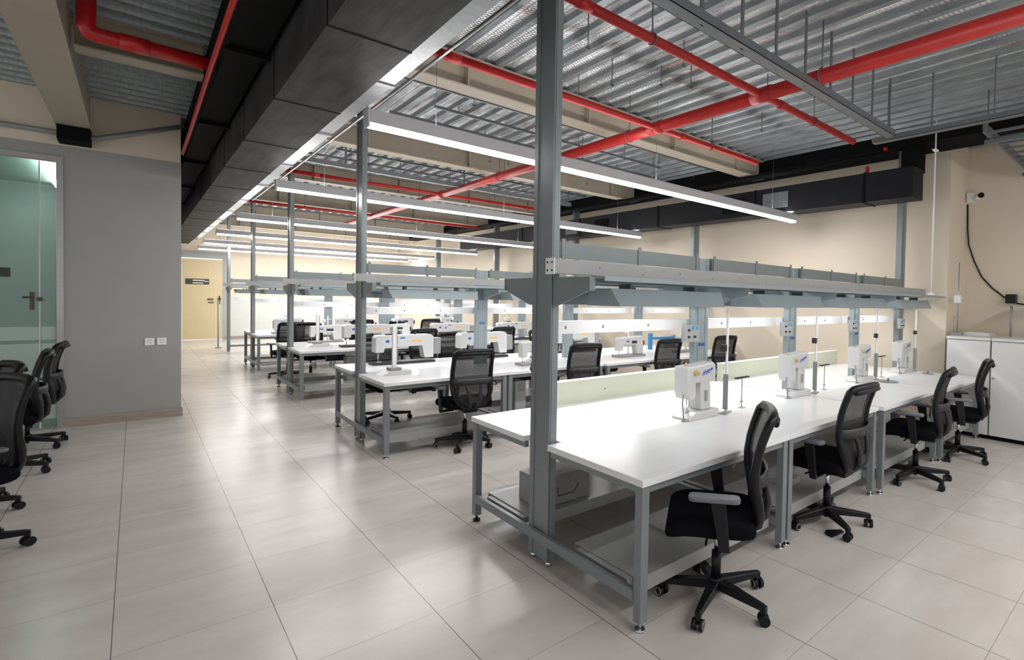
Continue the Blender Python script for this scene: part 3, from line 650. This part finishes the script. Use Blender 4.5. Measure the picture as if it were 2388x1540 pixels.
# ================================================================== OFFICE CHAIR
def make_chair():
    """faces +Y, origin at the floor under the hub"""
    r = empty('office_chair', (0, 0, 0))
    st = MB()
    for k in range(5):
        a = 2*PI*k/5+PI/2; c, s = math.cos(a), math.sin(a)
        def P(d, w, z): return (c*d-s*w, s*d+c*w, z)
        st.add([P(0.03, -.028, .125), P(0.03, .028, .125), P(0.03, .028, .075), P(0.03, -.028, .075), P(.29, -.015, .098), P(.29, .015, .098), P(.29, .015, .068), P(.29, -.015, .068)],
               [(0, 1, 5, 4), (1, 2, 6, 5), (2, 3, 7, 6), (3, 0, 4, 7), (4, 5, 6, 7)])
        st.add([P(.275, -.014, .098), P(.275, .014, .098), P(.275, .014, .055), P(.275, -.014, .055), P(.303, -.014, .095), P(.303, .014, .095), P(.303, .014, .055), P(.303, -.014, .055)],
               [(0, 1, 5, 4), (1, 2, 6, 5), (2, 3, 7, 6), (3, 0, 4, 7), (4, 5, 6, 7), (0, 3, 2, 1)])
    st.cyl((0, 0, .07), (0, 0, .135), .042)
    st.build('star_base', 'black', r, bevel=0.003, seg=1)
    for k in range(5):
        a = 2*PI*k/5+PI/2; c, s = math.cos(a), math.sin(a); x, y = c*.29, s*.29
        t = a+0.9+k*0.7; ux, uy = math.cos(t), math.sin(t)
        cs = MB()
        for q in (-1, 1): cs.cyl((x+ux*q*.008, y+uy*q*.008, .028), (x+ux*q*.028, y+uy*q*.028, .028), .028, 14)
        cs.cyl((x, y, .03), (x, y, .06), .010, 8)
        co = cs.build('caster', 'black', r)
        MB().tube([(x+ux*.029-uy*.02*math.cos(b_), y+uy*.029+ux*.02*math.cos(b_), .028+.02*math.sin(b_)) for b_ in [2*PI*i/12 for i in range(13)]], 0.003, 5, cap=False).build('rim', 'alu', co)
    gl = MB().cyl((0, 0, .13), (0, 0, .27), .026).cyl((0, 0, .05), (0, 0, .07), .02).build('gas_lift', 'black', r)
    MB().cyl((0, 0, .27), (0, 0, .385), .014).build('piston', 'chrome', gl)
    me = MB().box(-.07, .07, -.16, .12, .385, .425).box(-.16, .16, -.02, .06, .40, .425)
    me.tube([(.07, .02, .40), (.25, .05, .395), (.28, .05, .39)], .007, 6).tube([(-.07, .05, .40), (-.22, .06, .395)], .007, 6)
    me.build('tilt_mechanism', 'black', r, bevel=0.005, seg=1)
    # seat cushion: rounded grid
    vs = []; fs = []; NX, NY = 13, 13
    def seatp(u, v, top):
        x = u*.25; y = -.19+(v+1)/2*.46
        ex = 1-max(0, abs(u)-.72)**2*4.5; 
        f_ = 1-max(0, abs(v)-.72)**2*3.8
        xx = x*(1-0.10*max(0, abs(v)-.5)**1.5*1.6)
        dome = .035*ex*f_
        drop = -.035*max(0, v-.45)**2*3.0
        if top: return (xx, y, .485+dome+drop)
        return (xx*0.97, y*0.98, .475-.055*min(1, ex*f_)+drop)
    for top in (1, 0):
        for i in range(NX):
            for j in range(NY): vs.append(seatp(-1+2*i/(NX-1), -1+2*j/(NY-1), top))
    for t in (0, 1):
        o = t*NX*NY
        for i in range(NX-1):
            for j in range(NY-1):
                q = (o+i*NY+j, o+(i+1)*NY+j, o+(i+1)*NY+j+1, o+i*NY+j+1); fs.append(q if not t else q[::-1])
    rim = [i*NY for i in range(NX)]+[(NX-1)*NY+j for j in range(1, NY)]+[i*NY+NY-1 for i in range(NX-2, -1, -1)]+[j for j in range(NY-2, 0, -1)]
    for i in range(len(rim)):
        a_, b_ = rim[i], rim[(i+1) % len(rim)]; fs.append((a_, b_, b_+NX*NY, a_+NX*NY))
    so = MB().add(vs, fs, True).build('seat', 'fabric', r)
    sb_ = so.modifiers.new('sub', 'SUBSURF'); sb_.levels = 1; sb_.render_levels = 1
    # back: curve in YZ
    prof = [(0.445, -0.185), (0.51, -0.202), (0.59, -0.195), (0.67, -0.175), (0.75, -0.168), (0.83, -0.176), (0.91, -0.196), (0.98, -0.22), (1.03, -0.238)]
    def bk(z):
        for i in range(len(prof)-1):
            if z <= prof[i+1][0] or i == len(prof)-2:
                t = (z-prof[i][0])/(prof[i+1][0]-prof[i][0]); return prof[i][1]*(1-t)+prof[i+1][1]*t
    def hw(z):
        t = (z-.445)/.585
        return .12+.085*math.sin(min(1, max(0, t)*2.6)*PI/2)+.006*math.sin(t*PI)
    zs = [.49, .54, .61, .69, .77, .85, .92, .98, 1.01]
    left = [(-hw(z), bk(z), z) for z in zs]; right = [(x*-1, y, z) for (x, y, z) in left]
    loop = [(0, bk(.445)-.015, .445), (-.07, bk(.45)-.012, .448)]+left+[(-.185, bk(1.03)-.012, 1.032), (-.09, bk(1.03)-.026, 1.038), (0, bk(1.03)-.03, 1.040), (.09, bk(1.03)-.026, 1.038), (.185, bk(1.03)-.012, 1.032)]+right[::-1]+[(.07, bk(.45)-.012, .448), (0, bk(.445)-.015, .445)]
    rr = [.016, .020]+[.025, .028, .028, .026, .024, .023, .023, .024, .025]+[.027, .027, .028, .027, .027]+[.025, .024, .023, .023, .024, .026, .028, .028, .025]+[.020, .016]
    MB().tube(loop, rr, 8, cap=False).tube([(-.19, bk(1.02)-.032, 1.01), (-.1, bk(1.02)-.045, 1.015), (.1, bk(1.02)-.045, 1.015), (.19, bk(1.02)-.032, 1.01)], [.016, .02, .02, .016], 8).build('back_frame', 'black', r)
    # mesh panel
    vs = []; fs = []; nz_ = 14; nx_ = 9
    for i in range(nz_):
        z = .465+(1.02-.465)*i/(nz_-1)
        for j in range(nx_):
            u = -1+2*j/(nx_-1); vs.append((u*hw(z)*.98, bk(z)-.03*(1-u*u), z))
    for i in range(nz_-1):
        for j in range(nx_-1): fs.append((i*nx_+j, i*nx_+j+1, (i+1)*nx_+j+1, (i+1)*nx_+j))
    MB().add(vs, fs, True).build('back_mesh', 'net', r)
    # lumbar band, spine
    lb_ = MB(); pts = []
    lbp = [(-hw(.72)*1.02+.0, bk(.72)-.01), (-.16, bk(.72)-.045), (-.08, bk(.72)-.065), (0, bk(.72)-.07), (.08, bk(.72)-.065), (.16, bk(.72)-.045), (hw(.72)*1.02, bk(.72)-.01)]
    vs = []; fs = []
    for (x, y) in lbp: vs += [(x, y, .69), (x, y, .755), (x, y-.012, .755), (x, y-.012, .69)]
    for i in range(len(lbp)-1):
        o = i*4
        for k in range(4): fs.append((o+k, o+(k+1) % 4, o+4+(k+1) % 4, o+4+k))
    fs += [(0, 1, 2, 3), (len(vs)-1, len(vs)-2, len(vs)-3, len(vs)-4)]
    lb_.add(vs, fs, True).build('lumbar_band', 'dgrey', r)
    sp_ = MB()
    for q in (-1, 1):
        sp_.tube([(q*.02, -.12, .425), (q*.03, -.19, .44), (q*.045, -.245, .50), (q*.06, -.255, .58), (q*.075, -.242, .66), (q*.10, -.22, .72)], [.014, .018, .02, .018, .015, .013], 8)
    sp_.box(-.05, .05, -.255, -.238, .50, .56)
    sp_.build('spine_bracket', 'dgrey', r)
    # armrests
    for q in (-1, 1):
        a = MB()
        x0 = q*.275
        a.prism([(-.055, .395), (-.005, .395), (.045, .641), (-.03, .641)], x0-.011, x0+.011, 'x')
        a.box(min(q*.14, x0), max(q*.14, x0), -.05, .0, .397, .413)
        ao = a.build('armrest', 'black', r, bevel=0.004, seg=1)
        MB().rbox(x0-.042, x0+.042, -.10, .15, .642, .666, .03).build('arm_pad', 'lgrey', ao, bevel=0.008, seg=2)
    return r
chair = make_chair(); uc = [False]
def put_chair(x, y, deg, label, group):
    placed(chair, uc, (x, y, 0), math.radians(deg-90), label, 'office chair', group)
G1 = 'office chairs along the front row'
put_chair(2.285, 1.67, 128, 'black mesh office chair turned sideways at the near corner of the front row', G1)
put_chair(3.71, 1.74, 90, 'black office chair second from the aisle, camera side of the front row', G1)
put_chair(5.26, 1.64, 98, 'black office chair third from the aisle, camera side of the front row', G1)
put_chair(6.42, 1.60, 106, 'black office chair closest to the white cabinets, front row', G1)
put_chair(2.72, 3.62, -38, 'black office chair behind the front row, seen under the bench beside the column', G1)
G2 = 'office chairs along the second row'
for x, dg, lb_ in ((2.60, 86, 'black mesh chair at the aisle end of the second row, back to the camera'), (4.12, 80, 'black mesh chair, back to the camera, second from the aisle, second row'),
                   (5.66, 82, 'black mesh chair, back to the camera, third from the aisle, second row'), (7.04, 76, 'black mesh chair, back to the camera, at the right wall end, second row')):
    put_chair(x, 5.24, dg, lb_, G2)
put_chair(2.34, 6.90, -82, 'black office chair behind the second row, its seat seen under the aisle end bench', G2)
put_chair(3.5, 7.30, -95, 'black office chair behind the second row, second from the aisle', G2)
put_chair(5.1, 7.30, -88, 'black office chair behind the second row, third from the aisle', G2)
G3 = 'office chairs along the third row'
put_chair(3.5, 8.78, 92, 'black office chair on the camera side of the third row, first from the aisle', G3)
put_chair(5.0, 8.75, 85, 'black office chair on the camera side of the third row, second from the aisle', G3)
put_chair(6.4, 8.75, 88, 'black office chair on the camera side of the third row, third from the aisle', G3)
put_chair(2.35, 10.85, -92, 'black office chair behind the third row, nearest the aisle', G3)
put_chair(3.9, 10.85, -92, 'black office chair behind the third row, second from the aisle', G3)
G4 = 'office chairs along the fourth row'
put_chair(2.12, 11.55, 95, 'black office chair at the aisle end of the fourth row, on the camera side', G4)
put_chair(3.6, 12.3, 90, 'black office chair on the camera side of the fourth row, second from the aisle', G4)
put_chair(5.1, 12.3, 90, 'black office chair on the camera side of the fourth row, third from the aisle', G4)
G5 = 'office chairs in line at the left edge'
put_chair(-0.80, 7.85, 176, 'black mesh office chair closest to the grey wall, farthest of the left line', G5)
put_chair(-0.82, 6.85, 185, 'black mesh office chair in the left line, next to the farthest one', G5)
put_chair(-0.90, 5.80, 200, 'black mesh office chair in the middle of the left line', G5)
put_chair(-0.78, 4.90, 210, 'black mesh office chair in the left line, second nearest to the camera', G5)
put_chair(-0.86, 4.22, 205, 'black office chair cut by the left picture edge, only its base arms showing', G5)

# ================================================================== SEWING MACHINES
def make_postmachine():
    """arm along x, head at -x end; stands on worktop, origin front left corner of the base"""
    r = empty('sewing_machine', (0, 0, 0))
    MB().prism([(-0.03, 0), (0.36, 0), (0.36, 0.055), (0.06, 0.055), (0.0, 0.03), (-0.03, 0.018)], 0.0, 0.17, 'y').build('machine_bed', 'machine', r, bevel=0.006)
    MB().prism([(0.16, 0.055), (0.29, 0.055), (0.285, 0.22), (0.27, 0.28), (0.15, 0.28), (0.145, 0.2)], 0.03, 0.14, 'y').build('pillar', 'machine', r, bevel=0.01)
    MB().prism([(-0.005, 0.26), (0.345, 0.26), (0.345, 0.385), (0.31, 0.405), (0.03, 0.385), (-0.005, 0.37)], 0.025, 0.145, 'y').build('arm', 'machine', r, bevel=0.012)
    hd_ = MB().prism([(-0.035, 0.385), (0.075, 0.39), (0.075, 0.17), (0.05, 0.14), (-0.01, 0.15), (-0.035, 0.2)], 0.02, 0.15, 'y').build('head', 'machine', r, bevel=0.01)
    MB().cyl((0.045, 0.085, 0.06), (0.045, 0.085, 0.15), 0.006, 8).box(0.025, 0.06, 0.07, 0.10, 0.056, 0.062).build('needle_bar', 'chrome', hd_)
    MB().cyl((0.06, 0.02, 0.34), (0.06, 0.0, 0.34), 0.018, 12).cyl((0.10, 0.025, 0.33), (0.10, 0.01, 0.33), 0.012, 10).cyl((0.02, 0.08, 0.386), (0.02, 0.08, 0.41), 0.008, 8).build('tension_dial', 'gold', r)
    MB().rbox(0.20, 0.235, 0.024, 0.030, 0.12, 0.20, 0.005, axis='y').build('motor_vent', 'machine_grey', r)
    w_ = MB().cyl((0.345, 0.085, 0.32), (0.375, 0.085, 0.32), 0.045, 18).build('hand_wheel', 'machine_grey', r)
    lg = MB()
    for i, (x, z, l_) in enumerate(((0.165, 0.322, 0.018), (0.190, 0.330, 0.012), (0.210, 0.330, 0.020), (0.238, 0.336, 0.016), (0.262, 0.342, 0.03))):
        lg.prism([(x, z), (x+l_, z+0.006), (x+l_+0.004, z+0.024), (x+0.006, z+0.016)], 0.0245, 0.0225, 'y')
    lg.prism([(0.155, 0.312), (0.27, 0.332), (0.27, 0.336), (0.155, 0.317)], 0.0245, 0.0225, 'y').build('logo', 'blue', r)
    MB().tube([(-0.06, 0.03, 0.0), (-0.06, 0.03, 0.012)], 0.02, 10).tube([(-0.06, 0.03, 0.01), (-0.055, 0.05, 0.13), (-0.02, 0.07, 0.19)], 0.006, 8).build('knee_lever', 'machine_grey', r)
    return r
def make_stand():
    r = empty('thread_stand', (0, 0, 0))
    MB().cyl((0, 0, 0.008), (0, 0, 0.80), 0.010, 10).build('pole', 'plastic_white', r)
    MB().prism([(-0.07, -0.035), (0.07, -0.02), (0.07, 0.02), (-0.07, 0.035)], 0, 0.008, 'z').build('foot_plate', 'machine_grey', r)
    MB().box(-0.014, -0.010, -0.02, 0.02, 0.03, 0.30).build('perforated_strip', 'machine_grey', r)
    MB().cyl((-0.06, 0, 0.52), (0.06, 0, 0.52), 0.004, 6).box(-0.075, -0.045, -0.02, 0.02, 0.48, 0.53).build('guide_arm', 'dgrey', r)
    return r
def make_hook():
    r = empty('hook_stand', (0, 0, 0))
    MB().cyl((0, 0, 0.004), (0, 0, 0.24), 0.004, 6).box(-0.02, 0.03, -0.02, 0.02, 0, 0.004).tube([(0, 0, 0.24), (-0.03, 0, 0.245), (-0.06, 0, 0.24)], 0.006, 6).cyl((-0.015, 0, 0.05), (0.015, 0, 0.05), 0.007, 6).build('hook_rod', 'machine_grey', r)
    MB().box(-0.09, 0.09, -0.012, 0.012, 0.243, 0.252).build('cross_bar', 'black', r)
    return r
def make_switchbox():
    r = empty('switch_unit', (0, 0, 0))
    MB().box(0, 0.16, 0, 0.045, 0, 0.13).build('panel_body', 'steel_w', r, bevel=0.004)
    for (kx, kz) in ((0.03, 0.09), (0.03, 0.04), (0.10, 0.04)): MB().cyl((kx, 0, kz), (kx, -0.012, kz), 0.009).build('knob', 'dgrey', r)
    MB().box(0.07, 0.10, -0.002, 0, 0.09, 0.12).box(0.12, 0.14, -0.002, 0, 0.09, 0.12).build('sticker', 'cyan', r)
    return r
pm, ts, hk, sb = make_postmachine(), make_stand(), make_hook(), make_switchbox(); up_, ut, uk, ub = [False], [False], [False], [False]
wh = ['nearest the aisle', 'second from the aisle', 'third from the aisle', 'nearest the right wall']
for k, (x, y) in enumerate(((2.90, 2.36), (4.33, 2.36), (5.78, 2.36), (7.05, 2.36))):
    pm_ = placed(pm, up_, (x, y, H), 0, 'white C-shaped sewing machine on the front row, %s' % wh[k], 'sewing machine', 'sewing machines on the front row'); pm_.scale = (0.88, 1, 1)
    placed(ts, ut, (x+0.37+(0.06 if k == 3 else 0.06), y+0.02, H), 0.2, 'white thread stand beside the front row machine %s' % wh[k], 'thread stand', 'thread stands on the front row')
    placed(sb, ub, ([2.98, 4.37, 5.82, 7.28][k], 2.50, 1.30), 0, 'small grey control panel beside the column over the front row, %s' % wh[k], 'control panel', 'control panels over the front row')
    if k < 3: placed(hk, uk, (x+0.70, y+0.06, H), 0, 'thin hook stand right of the front row machine %s' % wh[k], 'hook stand', 'hook stands on the front row')

def make_longarm():
    r = empty('long_arm_machine', (0, 0, 0)); L_ = 0.72
    MB().prism([(0, 0.15), (0.10, 0.15), (0.11, 0.20), (L_-0.15, 0.22), (L_-0.12, 0.06), (L_, 0.06), (L_, 0.33), (L_-0.04, 0.36), (0.03, 0.36), (0, 0.33)], 0, 0.15, 'y').build('arm', 'machine', r, bevel=0.01)
    MB().box(-0.03, L_+0.02, -0.01, 0.18, 0, 0.03).build('machine_bed', 'dgrey', r, bevel=0.006)
    MB().cyl((0.05, 0.06, 0.04), (0.05, 0.06, 0.16), 0.008, 8).box(0.02, 0.08, 0.03, 0.09, 0.031, 0.04).build('needle_bar', 'chrome', r)
    MB().box(0.12, 0.16, -0.002, 0, 0.27, 0.30).box(0.23, 0.26, -0.002, 0, 0.26, 0.29).box(0.29, 0.35, -0.002, 0, 0.315, 0.33).build('logo', 'blue', r)
    MB().box(0.44, 0.56, -0.002, 0, 0.27, 0.295).build('label', 'orange', r)
    MB().box(0.14, 0.22, 0.04, 0.10, 0.36, 0.375).build('thread_guide', 'dgrey', r)
    MB().cyl((0.5, 0.06, 0.36), (0.5, 0.06, 0.39), 0.012).build('spool_pin', 'dgrey', r)
    MB().box(L_+0.002, L_+0.10, 0.01, 0.12, 0.10, 0.31).build('drive_box', 'machine_grey', r, bevel=0.006)
    return r
def make_flat():
    """plain white lockstitch machine head"""
    r = empty('sewing_machine', (0, 0, 0)); L_ = 0.50
    MB().prism([(0, 0.10), (0.07, 0.10), (0.085, 0.17), (L_-0.16, 0.175), (L_-0.13, 0.03), (L_, 0.03), (L_, 0.28), (L_-0.03, 0.31), (0.02, 0.29), (0, 0.26)], 0, 0.11, 'y').build('arm', 'machine', r, bevel=0.012)
    MB().box(-0.02, L_+0.02, -0.03, 0.15, 0, 0.03).build('machine_bed', 'machine_grey', r, bevel=0.004)
    MB().cyl((0.035, 0.055, 0.03), (0.035, 0.055, 0.11), 0.006, 8).build('needle_bar', 'chrome', r)
    MB().cyl((L_, 0.055, 0.2), (L_+0.03, 0.055, 0.2), 0.05, 16).build('hand_wheel', 'black', r)
    MB().box(0.14, 0.20, -0.002, 0, 0.225, 0.245).build('logo', 'blue', r)
    MB().box(0.25, 0.36, -0.002, 0, 0.20, 0.24).build('control_screen', 'dgrey', r)
    MB().cyl((0.3, 0.13, 0), (0.3, 0.13, 0.46), 0.008, 8).cyl((0.22, 0.13, 0.40), (0.38, 0.13, 0.40), 0.004, 6).ball((0.24, 0.13, 0.37), 0.03, 6).build('spool_post', 'plastic_white', r)
    return r
la, fl = make_longarm(), make_flat(); u1, u2 = [False], [False]
for (x, y, rn, lb_) in ((2.12, 6.62, 'second', 'nearest the aisle'), (3.20, 6.62, 'second', 'second from the aisle'), (4.85, 6.62, 'second', 'third from the aisle'), (2.45, 9.15, 'third', 'nearest the aisle on the camera side'),
                    (3.9, 9.15, 'third', 'second from the aisle on the camera side'), (5.3, 9.15, 'third', 'third from the aisle on the camera side')):
    placed(la, u1, (x, y, H), 0, 'white long arm machine on the %s row, %s' % (rn, lb_), 'sewing machine', 'long arm machines on the middle rows')
k = 0
for (rn, y, xs_) in (('second row, camera side', 5.62, (3.55, 5.2, 6.55)), ('third row, far side', 10.2, (2.2, 3.4, 4.6, 5.8)), ('fourth row, camera side', 12.85, (2.1, 3.3, 4.5, 5.7)), ('fourth row, far side', 13.75, (2.3, 3.5, 4.7, 5.9))):
    for i, x in enumerate(xs_):
        placed(fl, u2, (x, y, H), 0, 'plain white sewing machine on the %s, %s from the aisle' % (rn, ['first', 'second', 'third', 'fourth'][i]), 'sewing machine', 'sewing machines on the rear rows')
# tall arm lamp stands seen on the second and third rows
def make_lampstand():
    r = empty('machine_stand', (0, 0, 0))
    MB().prism([(-0.16, 0.0), (0.16, 0.0), (0.16, 0.045), (-0.06, 0.045)], -0.09, 0.09, 'y').build('base', 'machine', r, bevel=0.004)
    MB().box(-0.06, 0.06, -0.06, 0.06, 0.046, 0.075).build('foot_block', 'machine_grey', r)
    MB().box(-0.02, 0.02, -0.015, 0.015, 0.075, 0.52).build('upright', 'plastic_white', r)
    MB().box(0.021, 0.03, -0.012, 0.012, 0.12, 0.50).build('perforated_strip', 'machine_grey', r)
    return r
ls = make_lampstand(); u3 = [False]
for (x, y, lb_) in ((2.05, 5.80, 'on the second row at the aisle end'), (3.95, 5.92, 'on the second row, farther from the aisle'), (2.15, 9.5, 'on the third row at the aisle end')):
    placed(ls, u3, (x, y, H), 0, 'white upright stand with grey foot ' + lb_, 'stand', 'white upright stands')

# things under and on the benches
cb = empty('control_box', (1.95, 2.85, 0.2075)); tag(cb, 'grey control box on the lower shelf of the front row beside the column', 'control box')
MB().prism([(0, 0), (0.42, 0), (0.42, 0.17), (0.36, 0.20), (0, 0.20)], 0, 0.26, 'y').build('box_body', 'machine_grey', cb, bevel=0.008)
MB().tube([(0.14, -0.002, 0.12), (0.15, -0.002, 0.06), (0.28, -0.002, 0.06), (0.32, -0.002, 0.11)], 0.003, 5).build('handle_outline', 'dgrey', cb)
def make_pedal():
    r = empty('foot_pedal', (0, 0, 0))
    MB().prism([(0, 0), (0.26, 0), (0.26, 0.02), (0, 0.055)], 0, 0.18, 'x').build('pedal_plate', 'steel_w', r, bevel=0.004)
    MB().cyl((0.05, 0.1, 0.04), (0.05, 0.1, 0.075), 0.008, 6).cyl((0.13, 0.1, 0.04), (0.13, 0.1, 0.075), 0.008, 6).build('switch', 'black', r)
    return r
pd = make_pedal(); u4 = [False]
for x, lb_ in ((2.35, 'under the bench nearest the aisle'), (3.62, 'under the second bench from the aisle'), (5.1, 'under the third bench from the aisle')):
    placed(pd, u4, (x, 2.0, 0.2075), 0, 'grey foot pedal ' + lb_ + ', front row', 'foot pedal', 'foot pedals under the front row')
def make_motor():
    r = empty('motor_box', (0, 0, 0))
    MB().box(0, 0.15, 0, 0.22, 0, 0.385).build('housing', 'steel_w', r, bevel=0.006)
    MB().box(0.03, 0.13, -0.003, 0, 0.26, 0.36).build('panel', 'machine_grey', r)
    return r
mo = make_motor(); u5 = [False]
for (x, y, lb_) in ((2.5, 9.15, 'third row at the aisle end'), (3.35, 5.45, 'second row at the aisle end'), (6.6, 5.5, 'second row near the right wall')):
    placed(mo, u5, (x, y, 0.2075), 0, 'pale grey motor box on the lower shelf, ' + lb_, 'motor box', 'motor boxes under the benches')
# round base plates
for (x, y, lb_) in ((6.15, 2.22, 'round dark base plate on the white top by the third front row machine'), (7.28, 2.16, 'small round dark plate on the white top near the right wall')):
    tag(MB().cyl((x, y, H), (x, y, H+0.010), 0.10 if x < 7 else 0.06, 20).cyl((x, y, H+0.01), (x, y, H+0.04), 0.012).build('round_plate', 'machine_grey'), lb_, 'base plate')

# ================================================================== RIGHT SIDE
cx0 = 7.55
def cabinet(y0, y1, label):
    r = empty('storage_cabinet', (cx0, y0, 0)); tag(r, label, 'cabinet', 'white cabinets at the right')
    w_ = y1-y0; D = 1.04
    MB().box(0.02, D, 0, w_, 0.05, 1.20).build('body', 'cab', r)
    MB().box(0.05, D, 0.0, w_, 0, 0.05).build('plinth', 'blackpaint', r)
    MB().box(-0.01, D, 0, w_, 1.2, 1.23).build('top_panel', 'cab', r)
    dr = MB().box(0, 0.018, 0.004, w_-0.004, 0.055, 1.185).build('door', 'cab', r, bevel=0.002)
    MB().cyl((0, w_-0.03, 0.75), (-0.012, w_-0.03, 0.75), 0.012, 8).build('lock', 'alu', dr)
cabinet(1.575, 2.04, 'white storage cabinet beside the wall corner, left of the pair')
cabinet(0.70, 1.565, 'white storage cabinet at the right picture edge, right of the pair')
ss = empty('spool_stand', (7.95, 2.03, 1.23)); tag(ss, 'thin upright spool stand on the left white cabinet', 'spool stand')
MB().box(-0.06, 0.06, -0.06, 0.06, 0, 0.03).build('base', 'machine_grey', ss)
MB().cyl((0, 0, 0.03), (0, 0, 0.95), 0.006, 8).cyl((-0.03, 0.03, 0.03), (-0.03, 0.03, 0.25), 0.005, 6).build('pole', 'alu', ss)
MB().box(-0.035, 0.035, -0.03, 0.04, 0.42, 0.52).build('socket_box', 'plastic_white', ss)
tag(MB().box(8.05, 8.4, 1.70, 1.98, 1.23, 1.27).build('white_tray', 'cab'), 'flat white tray on the cabinet beside the spool stand', 'tray')
ps = empty('wall_rail', (0, 0, 0)); tag(ps, 'grey post and rail standing on the white cabinet under the cable', 'rail')
MB().cyl((8.20, 1.50, 1.231), (8.20, 1.50, 1.62), 0.014).build('post', 'conduit', ps)
MB().box(8.15, 8.55, 0.9, 1.54, 1.62, 1.635).build('rail_plate', 'conduit', ps)
bx = tag(MB().box(8.52, 8.657, 1.52, 1.63, 1.66, 1.78).build('junction_box', 'black', None, bevel=0.006), 'small black junction box on the recessed cream wall', 'box')
cm = empty('security_camera', (8.55, 2.05, 3.13)); tag(cm, 'small white security camera in the corner of the recessed wall', 'camera')
MB().box(0.02, 0.095, 0.0, 0.08, -0.07, 0.07).build('mount', 'plastic_white', cm)
MB().tube([(0.06, 0.02, -0.02), (0.0, -0.04, -0.03), (-0.06, -0.10, 0.0)], [0.02, 0.025, 0.04], 10).build('camera_body', 'plastic_white', cm)
MB().cyl((-0.06, -0.10, 0.0), (-0.085, -0.125, 0.004), 0.036).build('lens', 'black', cm)
mb = MB(); pts = [(8.64, 2.13, 3.05), (8.64, 2.12, 2.7), (8.64, 2.10, 2.48), (8.64, 2.03, 2.25), (8.64, 1.93, 2.02), (8.64, 1.80, 1.86), (8.64, 1.65, 1.73), (8.63, 1.52, 1.66), (8.63, 1.3, 1.63), (8.63, 1.0, 1.63)]
tag(mb.tube(pts, 0.009, 8).build('cable', 'black'), 'black cable drooping from the security camera to the junction box', 'cable')
mb = MB(); mb.cyl((6.95, 2.06, 1.75), (6.95, 2.06, DZ-0.003), 0.009, 8).box(6.93, 6.97, 2.03, 2.09, 1.736, 1.76).box(6.90, 7.0, 2.04, 2.08, 3.44, 3.46)
tag(mb.build('hanging_rod', 'plastic_white'), 'thin white rod hanging from the ceiling to the right end of the front row shelf', 'rod')
# sockets on the grey wall
def make_socket():
    r = empty('wall_socket', (0, 0, 0))
    MB().box(-0.045, 0.045, -0.012, -0.001, -0.045, 0.045).build('face_plate', 'plastic_white', r, bevel=0.003)
    s = MB()
    for (x, z) in ((-0.012, 0.018), (0.012, 0.018), (-0.014, -0.016), (0.014, -0.016), (0, -0.006)): s.box(x-0.003, x+0.003, -0.0125, -0.012, z-0.004, z+0.004)
    s.build('pin_holes', 'dgrey', r); return r
wsk = make_socket(); u6 = [False]
placed(wsk, u6, (0.130, YL, 0.965), 0, 'white wall socket on the grey wall, left of the pair', 'wall socket', 'wall sockets on the grey wall')
placed(wsk, u6, (0.243, YL, 0.965), 0, 'white wall socket on the grey wall, right of the pair', 'wall socket', 'wall sockets on the grey wall')
# stuff on the floor
mb = MB(); mb.prism([(0, 0), (0.14, 0.02), (0.15, 0.05), (0.04, 0.09), (0, 0.05)], 0.0, 0.012, 'z')
o = mb.build('black_offcut', 'black'); o.location = (3.50, 1.60, 0.001); o.rotation_euler = (0, 0, -0.3); tag(o, 'flat black scrap on the floor beside a caster of the second front row chair', 'scrap')
# grey posts before the far wall
mb = MB(); mb.cyl((1.72, 18.6, 0), (1.72, 18.6, 1.35), 0.02).cyl((1.72, 18.6, 0), (1.72, 18.6, 0.02), 0.08)
tag(mb.build('barrier_post', 'conduit'), 'slim grey post on the floor between the far door and the last column', 'post')
# blue feed table by the right wall behind the second row
ft = empty('feed_table', (6.9, 6.3, 0.751)); tag(ft, 'grey machine with a blue guard bar near the right wall on the second row', 'machine')
MB().prism([(0, 0), (0.42, 0), (0.42, 0.20), (0.30, 0.24), (0.05, 0.18)], 0, 0.2, 'y').build('body', 'machine_grey', ft, bevel=0.01)
MB().box(-0.35, 0.25, -0.05, -0.01, 0.17, 0.21).box(-0.40, -0.35, -0.06, 0.0, 0.0, 0.28).build('guard_bar', 'shade_blue', ft)
